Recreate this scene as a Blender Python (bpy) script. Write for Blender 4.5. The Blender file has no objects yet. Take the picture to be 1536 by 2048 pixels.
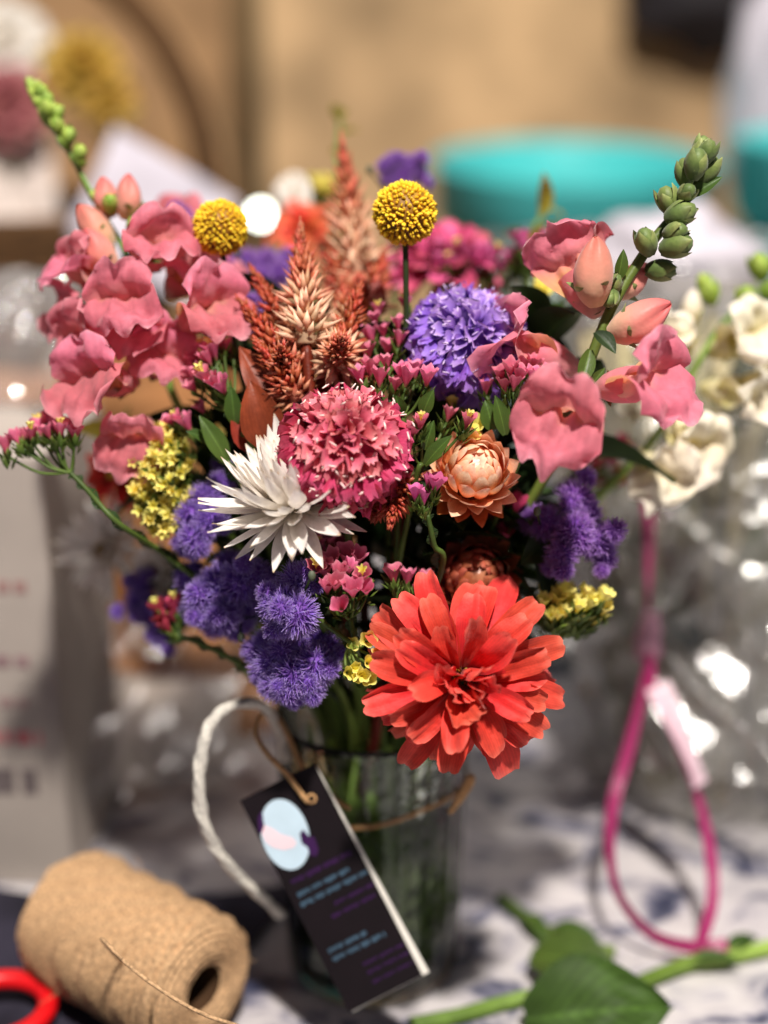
import bpy, math, random
from mathutils import Vector, Matrix, noise
from math import sin, cos, pi, radians, sqrt, exp
random.seed(7)
SC = bpy.context.scene
COL = SC.collection

# ---------------------------------------------------------------- camera
CAM = Vector((0.0, -0.66, 0.473))
PITCH = radians(18)
FWD = Vector((0, cos(PITCH), -sin(PITCH)))
UP = Vector((0, sin(PITCH), cos(PITCH)))
RT = Vector((1, 0, 0))
K = 3.54e-4
cd = bpy.data.cameras.new("camera")
cam = bpy.data.objects.new("camera", cd)
COL.objects.link(cam)
cam.location = CAM
cam.rotation_euler = (pi / 2 - PITCH, 0, 0)
cd.sensor_fit = 'HORIZONTAL'
cd.sensor_width = 24
cd.lens = 12 / (K * 768)
cd.clip_start = 0.02
cd.clip_end = 60
cd.dof.use_dof = True
cd.dof.focus_distance = 0.607
cd.dof.aperture_fstop = cd.lens / 26.0
cd.dof.aperture_blades = 0
SC.camera = cam

# ---------------------------------------------------------------- world, lamps, exposure
w = bpy.data.worlds.new("World")
SC.world = w
w.use_nodes = True
w.node_tree.nodes["Background"].inputs[0].default_value = (0.80, 0.84, 1.0, 1)
w.node_tree.nodes["Background"].inputs[1].default_value = 0.14


def lamp(name, loc, target, power, size, color):
    ld = bpy.data.lights.new(name, 'AREA')
    ld.shape = 'DISK'
    ld.size = size
    ld.energy = power
    ld.color = color
    o = bpy.data.objects.new(name, ld)
    COL.objects.link(o)
    o.location = loc
    o.rotation_euler = (Vector(target) - Vector(loc)).to_track_quat('-Z', 'Y').to_euler()
    return o


lamp("work_lamp", (0.20, -0.98, 2.00), (0.0, 0.05, 0.22), 78, 0.12, (1.0, 0.93, 0.85))
lamp("rear_lamp", (0.35, 0.35, 2.1), (0.0, 1.5, 0.1), 13, 0.35, (1.0, 0.93, 0.86))
SC.view_settings.view_transform = 'Standard'
SC.view_settings.look = 'None'
SC.view_settings.exposure = 0.0
SC.view_settings.gamma = 1
SC.render.engine = 'CYCLES'
SC.cycles.use_denoising = True
SC.cycles.max_bounces = 10
SC.cycles.transparent_max_bounces = 16
SC.cycles.caustics_reflective = False
SC.cycles.caustics_refractive = False
SC.cycles.sample_clamp_indirect = 4


# ---------------------------------------------------------------- helpers
def P(px, py, d):
    """world point seen at photo pixel (px, py) at depth d metres in front of the lens"""
    return CAM + FWD * d + RT * ((px - 768) * K * d) + UP * ((1024 - py) * K * d)


def V(r, u, c):
    """direction: r to the right, u up, c towards the camera"""
    return (RT * r + UP * u - FWD * c).normalized()


def lin(c):
    out = []
    for v in c[:3]:
        v = v / 255.0
        out.append(v / 12.92 if v <= 0.04045 else ((v + 0.055) / 1.055) ** 2.4)
    return (out[0], out[1], out[2], 1.0)


def frame(pos, y, zh=None):
    """matrix with local Y along y and local Z close to zh"""
    y = Vector(y).normalized()
    zh = Vector(zh) if zh is not None else UP
    x = y.cross(zh)
    if x.length < 1e-4:
        x = y.cross(Vector((0.3, 0.5, 0.8)))
    x.normalize()
    z = x.cross(y)
    return Matrix(((x.x, y.x, z.x, pos[0]), (x.y, y.y, z.y, pos[1]), (x.z, y.z, z.z, pos[2]), (0, 0, 0, 1)))


def axis_frame(pos, n):
    """matrix with local Z along n"""
    n = Vector(n).normalized()
    x = n.cross(Vector((0.13, 0.37, 0.91)))
    x.normalize()
    y = n.cross(x)
    return Matrix(((x.x, y.x, n.x, pos[0]), (x.y, y.y, n.y, pos[1]), (x.z, y.z, n.z, pos[2]), (0, 0, 0, 1)))


def rnd(a, b):
    return random.uniform(a, b)


def sstep(a, b, x):
    t = max(0, min(1, (x - a) / (b - a)))
    return t * t * (3 - 2 * t)


class MB:
    def __init__(self):
        self.v, self.f, self.t, self.r, self.s = [], [], [], [], []

    def grid(self, fn, nu, nv, M=None, r=0.0, closed=False):
        b = len(self.v)
        cols = nu if closed else nu + 1
        for j in range(nv + 1):
            for i in range(cols):
                u = i / nu
                p, t, s = fn(u, j / nv)
                p = Vector(p)
                if M is not None:
                    p = M @ p
                self.v.append(p[:])
                self.t.append(t)
                self.s.append(s)
                self.r.append(r)
        for j in range(nv):
            for i in range(nu):
                i2 = (i + 1) % cols if closed else i + 1
                self.f.append((b + j * cols + i, b + j * cols + i2, b + (j + 1) * cols + i2, b + (j + 1) * cols + i))

    def raw(self, verts, faces, M=None, t=0.0, r=0.0, ts=None):
        b = len(self.v)
        for k, p in enumerate(verts):
            p = Vector(p)
            if M is not None:
                p = M @ p
            self.v.append(p[:])
            self.t.append(ts[k] if ts else t)
            self.s.append(0)
            self.r.append(r)
        for f in faces:
            self.f.append(tuple(b + i for i in f))

    def tube(self, pts, rad, n=7, M=None, r=0.0, cap=True):
        pts = [Vector(p) for p in pts]
        m = len(pts)
        b = len(self.v)
        prev = None
        for k in range(m):
            d = (pts[min(k + 1, m - 1)] - pts[max(k - 1, 0)])
            d = d.normalized() if d.length > 1e-9 else Vector((0, 0, 1))
            if prev is None:
                x = d.cross(Vector((0.31, 0.52, 0.79)))
                if x.length < 1e-3:
                    x = d.cross(Vector((1, 0, 0)))
            else:
                x = prev - d * prev.dot(d)
            x.normalize()
            prev = x
            y = d.cross(x)
            rr = rad(k / (m - 1)) if callable(rad) else rad
            for i in range(n):
                a = 2 * pi * i / n
                p = pts[k] + (x * cos(a) + y * sin(a)) * rr
                if M is not None:
                    p = M @ p
                self.v.append(p[:])
                self.t.append(k / (m - 1))
                self.s.append(i / n)
                self.r.append(r)
        for k in range(m - 1):
            for i in range(n):
                i2 = (i + 1) % n
                self.f.append((b + k * n + i, b + k * n + i2, b + (k + 1) * n + i2, b + (k + 1) * n + i))
        if cap:
            self.f.append(tuple(b + i for i in reversed(range(n))))
            self.f.append(tuple(b + (m - 1) * n + i for i in range(n)))

    def lathe(self, prof, n=32, M=None, r=0.0):
        m = len(prof) - 1

        def fn(u, v):
            k = v * m
            i = min(int(round(k)), m)
            rr, z = prof[i]
            return (rr * cos(2 * pi * u), rr * sin(2 * pi * u), z), v, u
        self.grid(fn, n, m, M, r, closed=True)

    def blob(self, rx, ry, rz, n=8, m=6, M=None, r=0.0, amp=0.0, seed=0.0, fr=1.0):
        def fn(u, v):
            th = pi * v
            d = Vector((sin(th) * cos(2 * pi * u), sin(th) * sin(2 * pi * u), -cos(th)))
            k = 1 + (amp * noise.noise(d * fr + Vector((seed, seed * 1.7, 3)))) if amp else 1
            return (d.x * rx * k, d.y * ry * k, d.z * rz * k), v, u
        self.grid(fn, n, m, M, r, closed=True)

    def box(self, x0, y0, z0, x1, y1, z1, M=None):
        vs = [(x, y, z) for z in (z0, z1) for y in (y0, y1) for x in (x0, x1)]
        fs = [(0, 2, 3, 1), (4, 5, 7, 6), (0, 1, 5, 4), (2, 6, 7, 3), (0, 4, 6, 2), (1, 3, 7, 5)]
        self.raw(vs, fs, M)

    def mesh(self, name, mat, smooth=True):
        me = bpy.data.meshes.new(name)
        me.from_pydata(self.v, [], self.f)
        for nm, arr in (("t", self.t), ("r", self.r), ("s", self.s)):
            at = me.attributes.new(nm, 'FLOAT', 'POINT')
            at.data.foreach_set("value", [float(a) for a in arr])
        if smooth:
            me.polygons.foreach_set("use_smooth", [True] * len(me.polygons))
        me.materials.append(mat)
        me.update()
        return me


class Thing:
    def __init__(self, name, label, cat, loc, group=None):
        o = bpy.data.objects.new(name, None)
        o.empty_display_size = 0.01
        COL.objects.link(o)
        o.location = loc
        o['label'] = label
        o['category'] = cat
        if group:
            o['group'] = group
        self.o = o
        self.inv = Matrix.Translation(-Vector(loc))
        self.W = {}

    def add(self, name, me, M=None, parent=None, kind=None, label=None):
        M = Matrix.Identity(4) if M is None else M
        o = bpy.data.objects.new(name, me)
        COL.objects.link(o)
        if parent is None:
            o.parent = self.o
            o.matrix_basis = self.inv @ M
        else:
            o.parent = parent
            o.matrix_basis = self.W[parent.name].inverted() @ M
        self.W[o.name] = M.copy()
        if kind:
            o['kind'] = kind
        if label:
            o['label'] = label
        return o


def single(name, me, label, cat, M=None, group=None, kind=None):
    o = bpy.data.objects.new(name, me)
    COL.objects.link(o)
    if M is not None:
        o.matrix_basis = M
    if label:
        o['label'] = label
    if cat:
        o['category'] = cat
    if group:
        o['group'] = group
    if kind:
        o['kind'] = kind
    return o


def local_mesh(mb, name, mat, loc, smooth=True):
    """mesh built in world coordinates, moved so that its origin is loc"""
    loc = Vector(loc)
    mb.v = [(Vector(p) - loc)[:] for p in mb.v]
    return mb.mesh(name, mat, smooth), Matrix.Translation(loc)


def spline(pts, n=8):
    pts = [Vector(p) for p in pts]
    out = []
    for i in range(len(pts) - 1):
        p0 = pts[max(i - 1, 0)]
        p1, p2 = pts[i], pts[i + 1]
        p3 = pts[min(i + 2, len(pts) - 1)]
        for k in range(n):
            t = k / n
            out.append(0.5 * ((2 * p1) + (p2 - p0) * t + (2 * p0 - 5 * p1 + 4 * p2 - p3) * t * t + (3 * p1 - p0 - 3 * p2 + p3) * t ** 3))
    out.append(pts[-1])
    return out


# ---------------------------------------------------------------- materials
def nodes(name):
    m = bpy.data.materials.new(name)
    m.use_nodes = True
    nt = m.node_tree
    nt.nodes.clear()
    out = nt.nodes.new("ShaderNodeOutputMaterial")
    return m, nt, out


def ramp(nt, stops):
    r = nt.nodes.new("ShaderNodeValToRGB")
    e = r.color_ramp.elements
    while len(e) > 1:
        e.remove(e[0])
    e[0].position = stops[0][0]
    e[0].color = lin(stops[0][1])
    for p, c in stops[1:]:
        k = e.new(p)
        k.color = lin(c)
    return r


def petal_mat(name, stops, rough=0.5, transl=0.3, var=0.18, mottle=0.16, mscale=260, bump=0.15, bscale=900, spec=0.3, vein=0.0, sheen=0.0, leafv=0.0, hv=0.012):
    m, nt, out = nodes(name)
    N, L = nt.nodes.new, nt.links.new
    at = N("ShaderNodeAttribute")
    at.attribute_name = "t"
    rp = ramp(nt, stops)
    tc = N("ShaderNodeTexCoord")
    no = N("ShaderNodeTexNoise")
    no.inputs["Scale"].default_value = mscale
    no.inputs["Detail"].default_value = 3
    L(tc.outputs["Object"], no.inputs["Vector"])
    # pigment runs unevenly along the petal
    ma = N("ShaderNodeMath")
    ma.operation = 'MULTIPLY_ADD'
    L(no.outputs["Fac"], ma.inputs[0])
    ma.inputs[1].default_value = 0.22
    L(at.outputs["Fac"], ma.inputs[2])
    mb_ = N("ShaderNodeMath")
    mb_.operation = 'SUBTRACT'
    L(ma.outputs[0], mb_.inputs[0])
    mb_.inputs[1].default_value = 0.14
    L(mb_.outputs[0], rp.inputs["Fac"])
    ra = N("ShaderNodeAttribute")
    ra.attribute_name = "r"
    oi = N("ShaderNodeObjectInfo")
    ad = N("ShaderNodeMath")
    ad.operation = 'ADD'
    L(ra.outputs["Fac"], ad.inputs[0])
    L(oi.outputs["Random"], ad.inputs[1])
    fr = N("ShaderNodeMath")
    fr.operation = 'FRACT'
    L(ad.outputs[0], fr.inputs[0])
    mr = N("ShaderNodeMapRange")
    L(fr.outputs[0], mr.inputs["Value"])
    mr.inputs["To Min"].default_value = 1 - var
    mr.inputs["To Max"].default_value = 1 + var
    m2 = N("ShaderNodeMapRange")
    L(no.outputs["Fac"], m2.inputs["Value"])
    m2.inputs["From Min"].default_value = 0.3
    m2.inputs["From Max"].default_value = 0.7
    m2.inputs["To Min"].default_value = 1 - mottle
    m2.inputs["To Max"].default_value = 1 + mottle
    mu = N("ShaderNodeMath")
    mu.operation = 'MULTIPLY'
    L(mr.outputs[0], mu.inputs[0])
    L(m2.outputs[0], mu.inputs[1])
    val = mu.outputs[0]
    if vein:
        sa = N("ShaderNodeAttribute")
        sa.attribute_name = "s"
        sn = N("ShaderNodeMath")
        sn.operation = 'MULTIPLY'
        L(sa.outputs["Fac"], sn.inputs[0])
        sn.inputs[1].default_value = 34
        if leafv:
            sn.inputs[1].default_value = -26
            s3 = N("ShaderNodeMath")
            s3.operation = 'MULTIPLY_ADD'
            L(at.outputs["Fac"], s3.inputs[0])
            s3.inputs[1].default_value = 62
            L(sn.outputs[0], s3.inputs[2])
            sn = s3
        si = N("ShaderNodeMath")
        si.operation = 'SINE'
        L(sn.outputs[0], si.inputs[0])
        vm = N("ShaderNodeMath")
        vm.operation = 'MULTIPLY_ADD'
        L(si.outputs[0], vm.inputs[0])
        vm.inputs[1].default_value = vein
        vm.inputs[2].default_value = 1.0
        v2 = N("ShaderNodeMath")
        v2.operation = 'MULTIPLY'
        L(val, v2.inputs[0])
        L(vm.outputs[0], v2.inputs[1])
        val = v2.outputs[0]
        if leafv:
            md = N("ShaderNodeMapRange")
            L(sa.outputs["Fac"], md.inputs["Value"])
            md.inputs["From Min"].default_value = 0.0
            md.inputs["From Max"].default_value = 0.10
            md.inputs["To Min"].default_value = 1.9
            md.inputs["To Max"].default_value = 1.0
            v3 = N("ShaderNodeMath")
            v3.operation = 'MULTIPLY'
            L(val, v3.inputs[0])
            L(md.outputs[0], v3.inputs[1])
            val = v3.outputs[0]
    hs = N("ShaderNodeHueSaturation")
    L(rp.outputs["Color"], hs.inputs["Color"])
    L(val, hs.inputs["Value"])
    hr = N("ShaderNodeMapRange")
    L(fr.outputs[0], hr.inputs["Value"])
    hr.inputs["To Min"].default_value = 0.5 + hv
    hr.inputs["To Max"].default_value = 0.5 - hv
    L(hr.outputs[0], hs.inputs["Hue"])
    pb = N("ShaderNodeBsdfPrincipled")
    L(hs.outputs[0], pb.inputs["Base Color"])
    pb.inputs["Roughness"].default_value = rough
    pb.inputs["Specular IOR Level"].default_value = spec
    if sheen:
        pb.inputs["Sheen Weight"].default_value = sheen
    if bump:
        n2 = N("ShaderNodeTexNoise")
        n2.inputs["Scale"].default_value = bscale
        n2.inputs["Detail"].default_value = 2
        L(tc.outputs["Object"], n2.inputs["Vector"])
        bp = N("ShaderNodeBump")
        bp.inputs["Strength"].default_value = bump
        bp.inputs["Distance"].default_value = 0.001
        L(n2.outputs["Fac"], bp.inputs["Height"])
        L(bp.outputs[0], pb.inputs["Normal"])
    if transl:
        tr = N("ShaderNodeBsdfTranslucent")
        L(hs.outputs[0], tr.inputs["Color"])
        mx = N("ShaderNodeMixShader")
        mx.inputs[0].default_value = transl
        L(pb.outputs[0], mx.inputs[1])
        L(tr.outputs[0], mx.inputs[2])
        L(mx.outputs[0], out.inputs[0])
    else:
        L(pb.outputs[0], out.inputs[0])
    return m


def solid_mat(name, col, rough=0.5, spec=0.4, mottle=0.1, mscale=40, bump=0.0, bscale=200, col2=None, metal=0.0, stretch=(1, 1, 1)):
    m, nt, out = nodes(name)
    N, L = nt.nodes.new, nt.links.new
    tc = N("ShaderNodeTexCoord")
    mp = N("ShaderNodeMapping")
    mp.inputs["Scale"].default_value = stretch
    L(tc.outputs["Object"], mp.inputs["Vector"])
    no = N("ShaderNodeTexNoise")
    no.inputs["Scale"].default_value = mscale
    no.inputs["Detail"].default_value = 4
    L(mp.outputs[0], no.inputs["Vector"])
    a = tuple(max(0, c * (1 - mottle)) for c in col)
    b = col2 if col2 else tuple(min(255, c * (1 + mottle)) for c in col)
    rp = ramp(nt, [(0.3, a), (0.7, b)])
    L(no.outputs["Fac"], rp.inputs["Fac"])
    pb = N("ShaderNodeBsdfPrincipled")
    L(rp.outputs["Color"], pb.inputs["Base Color"])
    pb.inputs["Roughness"].default_value = rough
    pb.inputs["Specular IOR Level"].default_value = spec
    pb.inputs["Metallic"].default_value = metal
    if bump:
        n2 = N("ShaderNodeTexNoise")
        n2.inputs["Scale"].default_value = bscale
        n2.inputs["Detail"].default_value = 4
        L(mp.outputs[0], n2.inputs["Vector"])
        bp = N("ShaderNodeBump")
        bp.inputs["Strength"].default_value = bump
        bp.inputs["Distance"].default_value = 0.004
        L(n2.outputs["Fac"], bp.inputs["Height"])
        L(bp.outputs[0], pb.inputs["Normal"])
    L(pb.outputs[0], out.inputs[0])
    return m


def glass_mat(name, color=(1, 1, 1, 1), ior=1.45, rough=0.0, bump=0.0, bscale=60):
    m, nt, out = nodes(name)
    N, L = nt.nodes.new, nt.links.new
    pb = N("ShaderNodeBsdfPrincipled")
    pb.inputs["Base Color"].default_value = color
    pb.inputs["Roughness"].default_value = rough
    pb.inputs["IOR"].default_value = ior
    pb.inputs["Transmission Weight"].default_value = 1
    if bump:
        tc = N("ShaderNodeTexCoord")
        no = N("ShaderNodeTexNoise")
        no.inputs["Scale"].default_value = bscale
        L(tc.outputs["Object"], no.inputs["Vector"])
        bp = N("ShaderNodeBump")
        bp.inputs["Strength"].default_value = bump
        bp.inputs["Distance"].default_value = 0.003
        L(no.outputs["Fac"], bp.inputs["Height"])
        L(bp.outputs[0], pb.inputs["Normal"])
    L(pb.outputs[0], out.inputs[0])
    return m


def film_mat(name, tint=(0.95, 0.95, 0.93, 1), haze=0.15, hcol=(0.75, 0.73, 0.72, 1), rough=0.12, bscale=28, bump=0.8):
    """clear crinkled wrapping film: see-through, a little milky, with sharp glints"""
    m, nt, out = nodes(name)
    N, L = nt.nodes.new, nt.links.new
    tc = N("ShaderNodeTexCoord")
    no = N("ShaderNodeTexNoise")
    no.inputs["Scale"].default_value = bscale
    no.inputs["Detail"].default_value = 5
    no.inputs["Distortion"].default_value = 0.6
    L(tc.outputs["Object"], no.inputs["Vector"])
    bp = N("ShaderNodeBump")
    bp.inputs["Strength"].default_value = bump
    bp.inputs["Distance"].default_value = 0.01
    L(no.outputs["Fac"], bp.inputs["Height"])
    tr = N("ShaderNodeBsdfTransparent")
    tr.inputs[0].default_value = tint
    df = N("ShaderNodeBsdfDiffuse")
    df.inputs[0].default_value = hcol
    m1 = N("ShaderNodeMixShader")
    m1.inputs[0].default_value = haze
    L(tr.outputs[0], m1.inputs[1])
    L(df.outputs[0], m1.inputs[2])
    gl = N("ShaderNodeBsdfGlossy")
    gl.inputs["Roughness"].default_value = rough
    L(bp.outputs[0], gl.inputs["Normal"])
    lw = N("ShaderNodeFresnel")
    lw.inputs[0].default_value = 1.5
    L(bp.outputs[0], lw.inputs["Normal"])
    mr = N("ShaderNodeMapRange")
    L(lw.outputs[0], mr.inputs["Value"])
    mr.inputs["To Min"].default_value = 0.13
    mr.inputs["To Max"].default_value = 0.9
    m2 = N("ShaderNodeMixShader")
    L(mr.outputs[0], m2.inputs[0])
    L(m1.outputs[0], m2.inputs[1])
    L(gl.outputs[0], m2.inputs[2])
    L(m2.outputs[0], out.inputs[0])
    return m


MAT = {}
MAT['stem'] = petal_mat("stem_green", [(0, (58, 76, 28)), (1, (112, 132, 58))], rough=0.5, transl=0.0, mscale=90)
MAT['stem_dark'] = petal_mat("stem_dark_green", [(0, (34, 46, 20)), (1, (58, 72, 34))], rough=0.5, transl=0.0, mscale=90)
MAT['stem_bright'] = petal_mat("stem_bright_green", [(0, (92, 118, 40)), (1, (150, 178, 82))], rough=0.5, transl=0.0, mscale=90)
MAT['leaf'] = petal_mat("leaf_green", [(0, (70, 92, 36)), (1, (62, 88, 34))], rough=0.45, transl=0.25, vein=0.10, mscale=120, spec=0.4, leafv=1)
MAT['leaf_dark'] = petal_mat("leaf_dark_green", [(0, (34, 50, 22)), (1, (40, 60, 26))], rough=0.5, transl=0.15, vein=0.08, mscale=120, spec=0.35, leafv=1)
MAT['bract'] = petal_mat("bract_green", [(0, (62, 86, 30)), (0.7, (98, 120, 52)), (1, (150, 158, 96))], rough=0.5, transl=0.2, mscale=160)
MAT['zinnia'] = petal_mat("zinnia_coral", [(0, (166, 22, 20)), (0.5, (212, 48, 38)), (0.85, (226, 74, 60)), (1, (240, 112, 94))], rough=0.6, transl=0.28, vein=0.06, mscale=110, mottle=.24, bump=.3, bscale=420, sheen=0.15, hv=0.005)
MAT['zinnia_back'] = petal_mat("zinnia_orange", [(0, (205, 70, 40)), (1, (238, 116, 84))], transl=0.25)
MAT['zinnia_pink'] = petal_mat("zinnia_pink", [(0, (196, 66, 110)), (0.8, (214, 88, 134)), (1, (176, 84, 84))], transl=0.25)
MAT['disc'] = petal_mat("flower_disc", [(0, (60, 28, 12)), (0.7, (150, 100, 30)), (1, (220, 180, 60))], transl=0.0)
MAT['scab_pink'] = petal_mat("scabiosa_pink", [(0, (140, 20, 48)), (0.35, (192, 58, 92)), (1, (216, 96, 128))], rough=0.55, transl=0.28, vein=0.05)
MAT['scab_pink_in'] = petal_mat("scabiosa_pink_inner", [(0, (160, 40, 60)), (0.5, (212, 106, 122)), (1, (230, 148, 154))], rough=0.55, transl=0.28)
MAT['scab_purple'] = petal_mat("scabiosa_purple", [(0, (92, 46, 150)), (0.4, (146, 98, 204)), (1, (178, 138, 226))], rough=0.55, transl=0.28, vein=0.05)
MAT['scab_purple_in'] = petal_mat("scabiosa_purple_inner", [(0, (120, 84, 176)), (0.6, (172, 136, 212)), (1, (206, 176, 228))], rough=0.55, transl=0.28)
MAT['stamen'] = petal_mat("stamen_cream", [(0, (236, 190, 190)), (1, (250, 236, 226))], transl=0.1, var=0.05)
MAT['stamen_lilac'] = petal_mat("stamen_lilac", [(0, (180, 150, 214)), (1, (226, 206, 236))], transl=0.1, var=0.05)
MAT['white'] = petal_mat("strawflower_white", [(0, (232, 222, 200)), (0.3, (240, 234, 226)), (0.88, (246, 242, 236)), (1, (228, 202, 160))], rough=0.36, transl=0.38, var=0.06, mottle=0.08, vein=0.03, spec=0.5)
MAT['peach'] = petal_mat("strawflower_peach", [(0, (226, 140, 82)), (0.45, (240, 172, 126)), (0.85, (250, 216, 186)), (1, (228, 148, 118))], rough=0.32, transl=0.2, var=0.08, vein=0.04, spec=0.5)
MAT['rust_straw'] = petal_mat("strawflower_rust", [(0, (120, 50, 28)), (0.6, (176, 92, 62)), (1, (190, 116, 90))], rough=0.35, transl=0.2, var=0.1, spec=0.5)
MAT['straw_dark'] = petal_mat("strawflower_back_bract", [(0, (150, 62, 28)), (0.7, (196, 100, 48)), (1, (220, 140, 84))], rough=0.35, transl=0.25, var=0.1, spec=0.5)
MAT['crasp'] = petal_mat("craspedia_yellow", [(0, (176, 122, 12)), (0.45, (226, 182, 30)), (1, (246, 212, 62))], rough=0.75, transl=0.0, var=0.12)
MAT['celosia'] = petal_mat("celosia_rust", [(0, (232, 190, 158)), (0.30, (222, 166, 132)), (0.46, (190, 104, 72)), (0.8, (172, 84, 58)), (1, (204, 126, 98))], rough=0.42, transl=0.2, var=0.22, spec=0.4)
MAT['celosia_red'] = petal_mat("celosia_dark_rust", [(0, (198, 130, 100)), (0.18, (186, 92, 62)), (0.6, (172, 72, 46)), (1, (178, 88, 62))], rough=0.42, transl=0.2, var=0.22, spec=0.4)
MAT['celosia_leaf'] = petal_mat("celosia_leaf", [(0, (110, 42, 24)), (1, (150, 66, 42))], rough=0.45, transl=0.25, vein=0.06)
MAT['snap'] = petal_mat("snapdragon_pink", [(0, (238, 196, 172)), (0.25, (228, 146, 146)), (0.6, (218, 116, 136)), (0.93, (228, 140, 160)), (1, (240, 172, 184))], rough=0.65, transl=0.45, vein=0.03, var=0.10, mottle=0.16, mscale=160, bump=.3, bscale=500, sheen=0.3)
MAT['snap_bud'] = petal_mat("snapdragon_bud", [(0, (232, 196, 156)), (0.45, (226, 150, 134)), (1, (208, 98, 96))], rough=0.5, transl=0.15, var=0.08, mottle=0.1, sheen=0.2)
MAT['snap_palate'] = petal_mat("snapdragon_palate", [(0, (240, 196, 140)), (0.16, (240, 170, 130)), (0.34, (222, 126, 142)), (0.7, (220, 118, 138)), (0.93, (230, 142, 162)), (1, (242, 174, 186))], rough=0.65, transl=0.45, vein=0.03, var=0.10, mottle=0.16, mscale=160, bump=.3, bscale=500, sheen=0.3)
MAT['snap_white'] = petal_mat("snapdragon_cream", [(0, (226, 214, 140)), (0.4, (236, 226, 196)), (1, (244, 236, 222))], rough=0.5, transl=0.25, var=0.05, mottle=0.06)
MAT['snap_green'] = petal_mat("snapdragon_green_bud", [(0, (70, 88, 40)), (0.6, (104, 122, 62)), (1, (142, 150, 92))], rough=0.5, transl=0.08, mscale=300, mottle=0.2, sheen=0.2)
MAT['snap_lime'] = petal_mat("snapdragon_lime_bud", [(0, (112, 136, 44)), (0.6, (150, 176, 76)), (1, (186, 204, 112))], rough=0.5, transl=0.1, mscale=300)
MAT['statice'] = petal_mat("statice_pink", [(0, (150, 110, 80)), (0.25, (196, 84, 112)), (0.8, (222, 112, 146)), (1, (236, 150, 172))], rough=0.55, transl=0.3, vein=0.05)
MAT['statice_mag'] = petal_mat("statice_magenta", [(0, (130, 90, 80)), (0.25, (190, 70, 130)), (1, (224, 116, 172))], rough=0.55, transl=0.3)
MAT['statice_red'] = petal_mat("statice_crimson", [(0, (110, 70, 50)), (0.25, (150, 40, 66)), (1, (192, 72, 100))], rough=0.55, transl=0.3)
MAT['yellow'] = petal_mat("statice_yellow", [(0, (226, 206, 84)), (0.35, (242, 226, 104)), (1, (250, 240, 146))], rough=0.55, transl=0.25, var=0.08)
MAT['agera'] = petal_mat("ageratum_violet", [(0, (112, 66, 176)), (0.5, (164, 122, 220)), (1, (208, 186, 244))], rough=0.6, transl=0.25, var=0.14)
MAT['agera_purple'] = petal_mat("ageratum_purple", [(0, (114, 58, 164)), (0.5, (172, 116, 210)), (1, (208, 168, 236))], rough=0.6, transl=0.25, var=0.14)
MAT['agera_bud'] = petal_mat("ageratum_bud", [(0, (62, 74, 44)), (1, (92, 96, 84))], rough=0.6, transl=0.0)
MAT['leaf_fresh'] = petal_mat("fresh_leaf", [(0, (112, 142, 52)), (1, (136, 166, 70))], rough=0.5, transl=0.3, vein=0.08, mscale=120, leafv=1)
MAT['yleaf'] = petal_mat("yellowing_leaf", [(0, (176, 170, 60)), (1, (208, 190, 84))], rough=0.5, transl=0.3)


# ---------------------------------------------------------------- petals and small plant pieces
def petal_fn(L, W, a0=0.0, a1=0.0, a2=0.0, base=0.3, vm=0.65, tipw=0.12, pw=2.0, cup=0.3, ruf=0.0, rf=6.0, ph=0.0,
             notch=0.0, lobes=1, point=0.0, bulge=0.0, side=0.0, fold=0.0, rt=0.5, cup1=None, crease=0.0, wr=0.0):
    """a petal: base at the origin, along +Y, upper face +Z; angles bend it up (+) or back (-)"""
    n = 24
    cl = [(0.0, 0.0)]
    for k in range(n):
        v = (k + 0.5) / n
        a = a0 + a1 * v + a2 * v * v
        cl.append((cl[-1][0] + cos(a) * L / n, cl[-1][1] + sin(a) * L / n))

    def fn(u01, v):
        u = u01 * 2 - 1
        if v < vm:
            sh = base + (1 - base) * sin(v / vm * pi / 2)
        else:
            q = (v - vm) / (1 - vm)
            sh = tipw + (1 - tipw) * max(0.0, 1 - q ** pw)
        hw = W * 0.5 * sh
        vv = v
        if not point:
            vv -= rt * v ** 3 * (1 - sqrt(max(0.0, 1 - 0.985 * u * u))) * W / L * 0.5 * tipw
        if notch:
            if lobes == 2:
                vv -= notch * v ** 4 * exp(-(u / 0.25) ** 2)
            else:
                vv -= notch * v ** 4 * (0.5 - 0.5 * cos(pi * lobes * u)) ** 1.5 * (1 if abs(u) < .67 else .6)
        vv = max(0, vv)
        k = min(n - 1, int(vv * n))
        f = vv * n - k
        y = cl[k][0] * (1 - f) + cl[k + 1][0] * f
        z = cl[k][1] * (1 - f) + cl[k + 1][1] * f
        a = a0 + a1 * vv + a2 * vv * vv
        cu = cup if cup1 is None else cup + (cup1 - cup) * v
        off = cu * hw * u * u - crease * hw * (exp(-((abs(u) - .36) / .14) ** 2)) * v + fold * hw * abs(u) + ruf * W * v * v * sin(rf * u + ph) + ruf * 0.6 * W * v * sin(rf * 1.7 * u * v + 2.1 * ph + 3 * v)
        if wr:
            off += wr * W * (.35 + .65 * v) * (noise.noise(Vector((u * 1.7 + ph * 3, v * 2.4, ph * 7))) + .5 * noise.noise(Vector((u * 4.1 + ph, v * 5.3, ph * 5 + 2))))
        if bulge:
            off += bulge * W * (exp(-((u - 0.3) / 0.2) ** 2 - ((v - 0.25) / 0.14) ** 2) + exp(-((u + 0.3) / 0.2) ** 2 - ((v - 0.25) / 0.14) ** 2))
        x = u * hw + side * L * v * v
        return (x, y - sin(a) * off, z + cos(a) * off), v, abs(u)
    return fn


def petal_mesh(name, mat, nu=6, nv=7, **kw):
    b = MB()
    b.grid(petal_fn(**kw), nu, nv)
    return b.mesh(name, mat)


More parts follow.
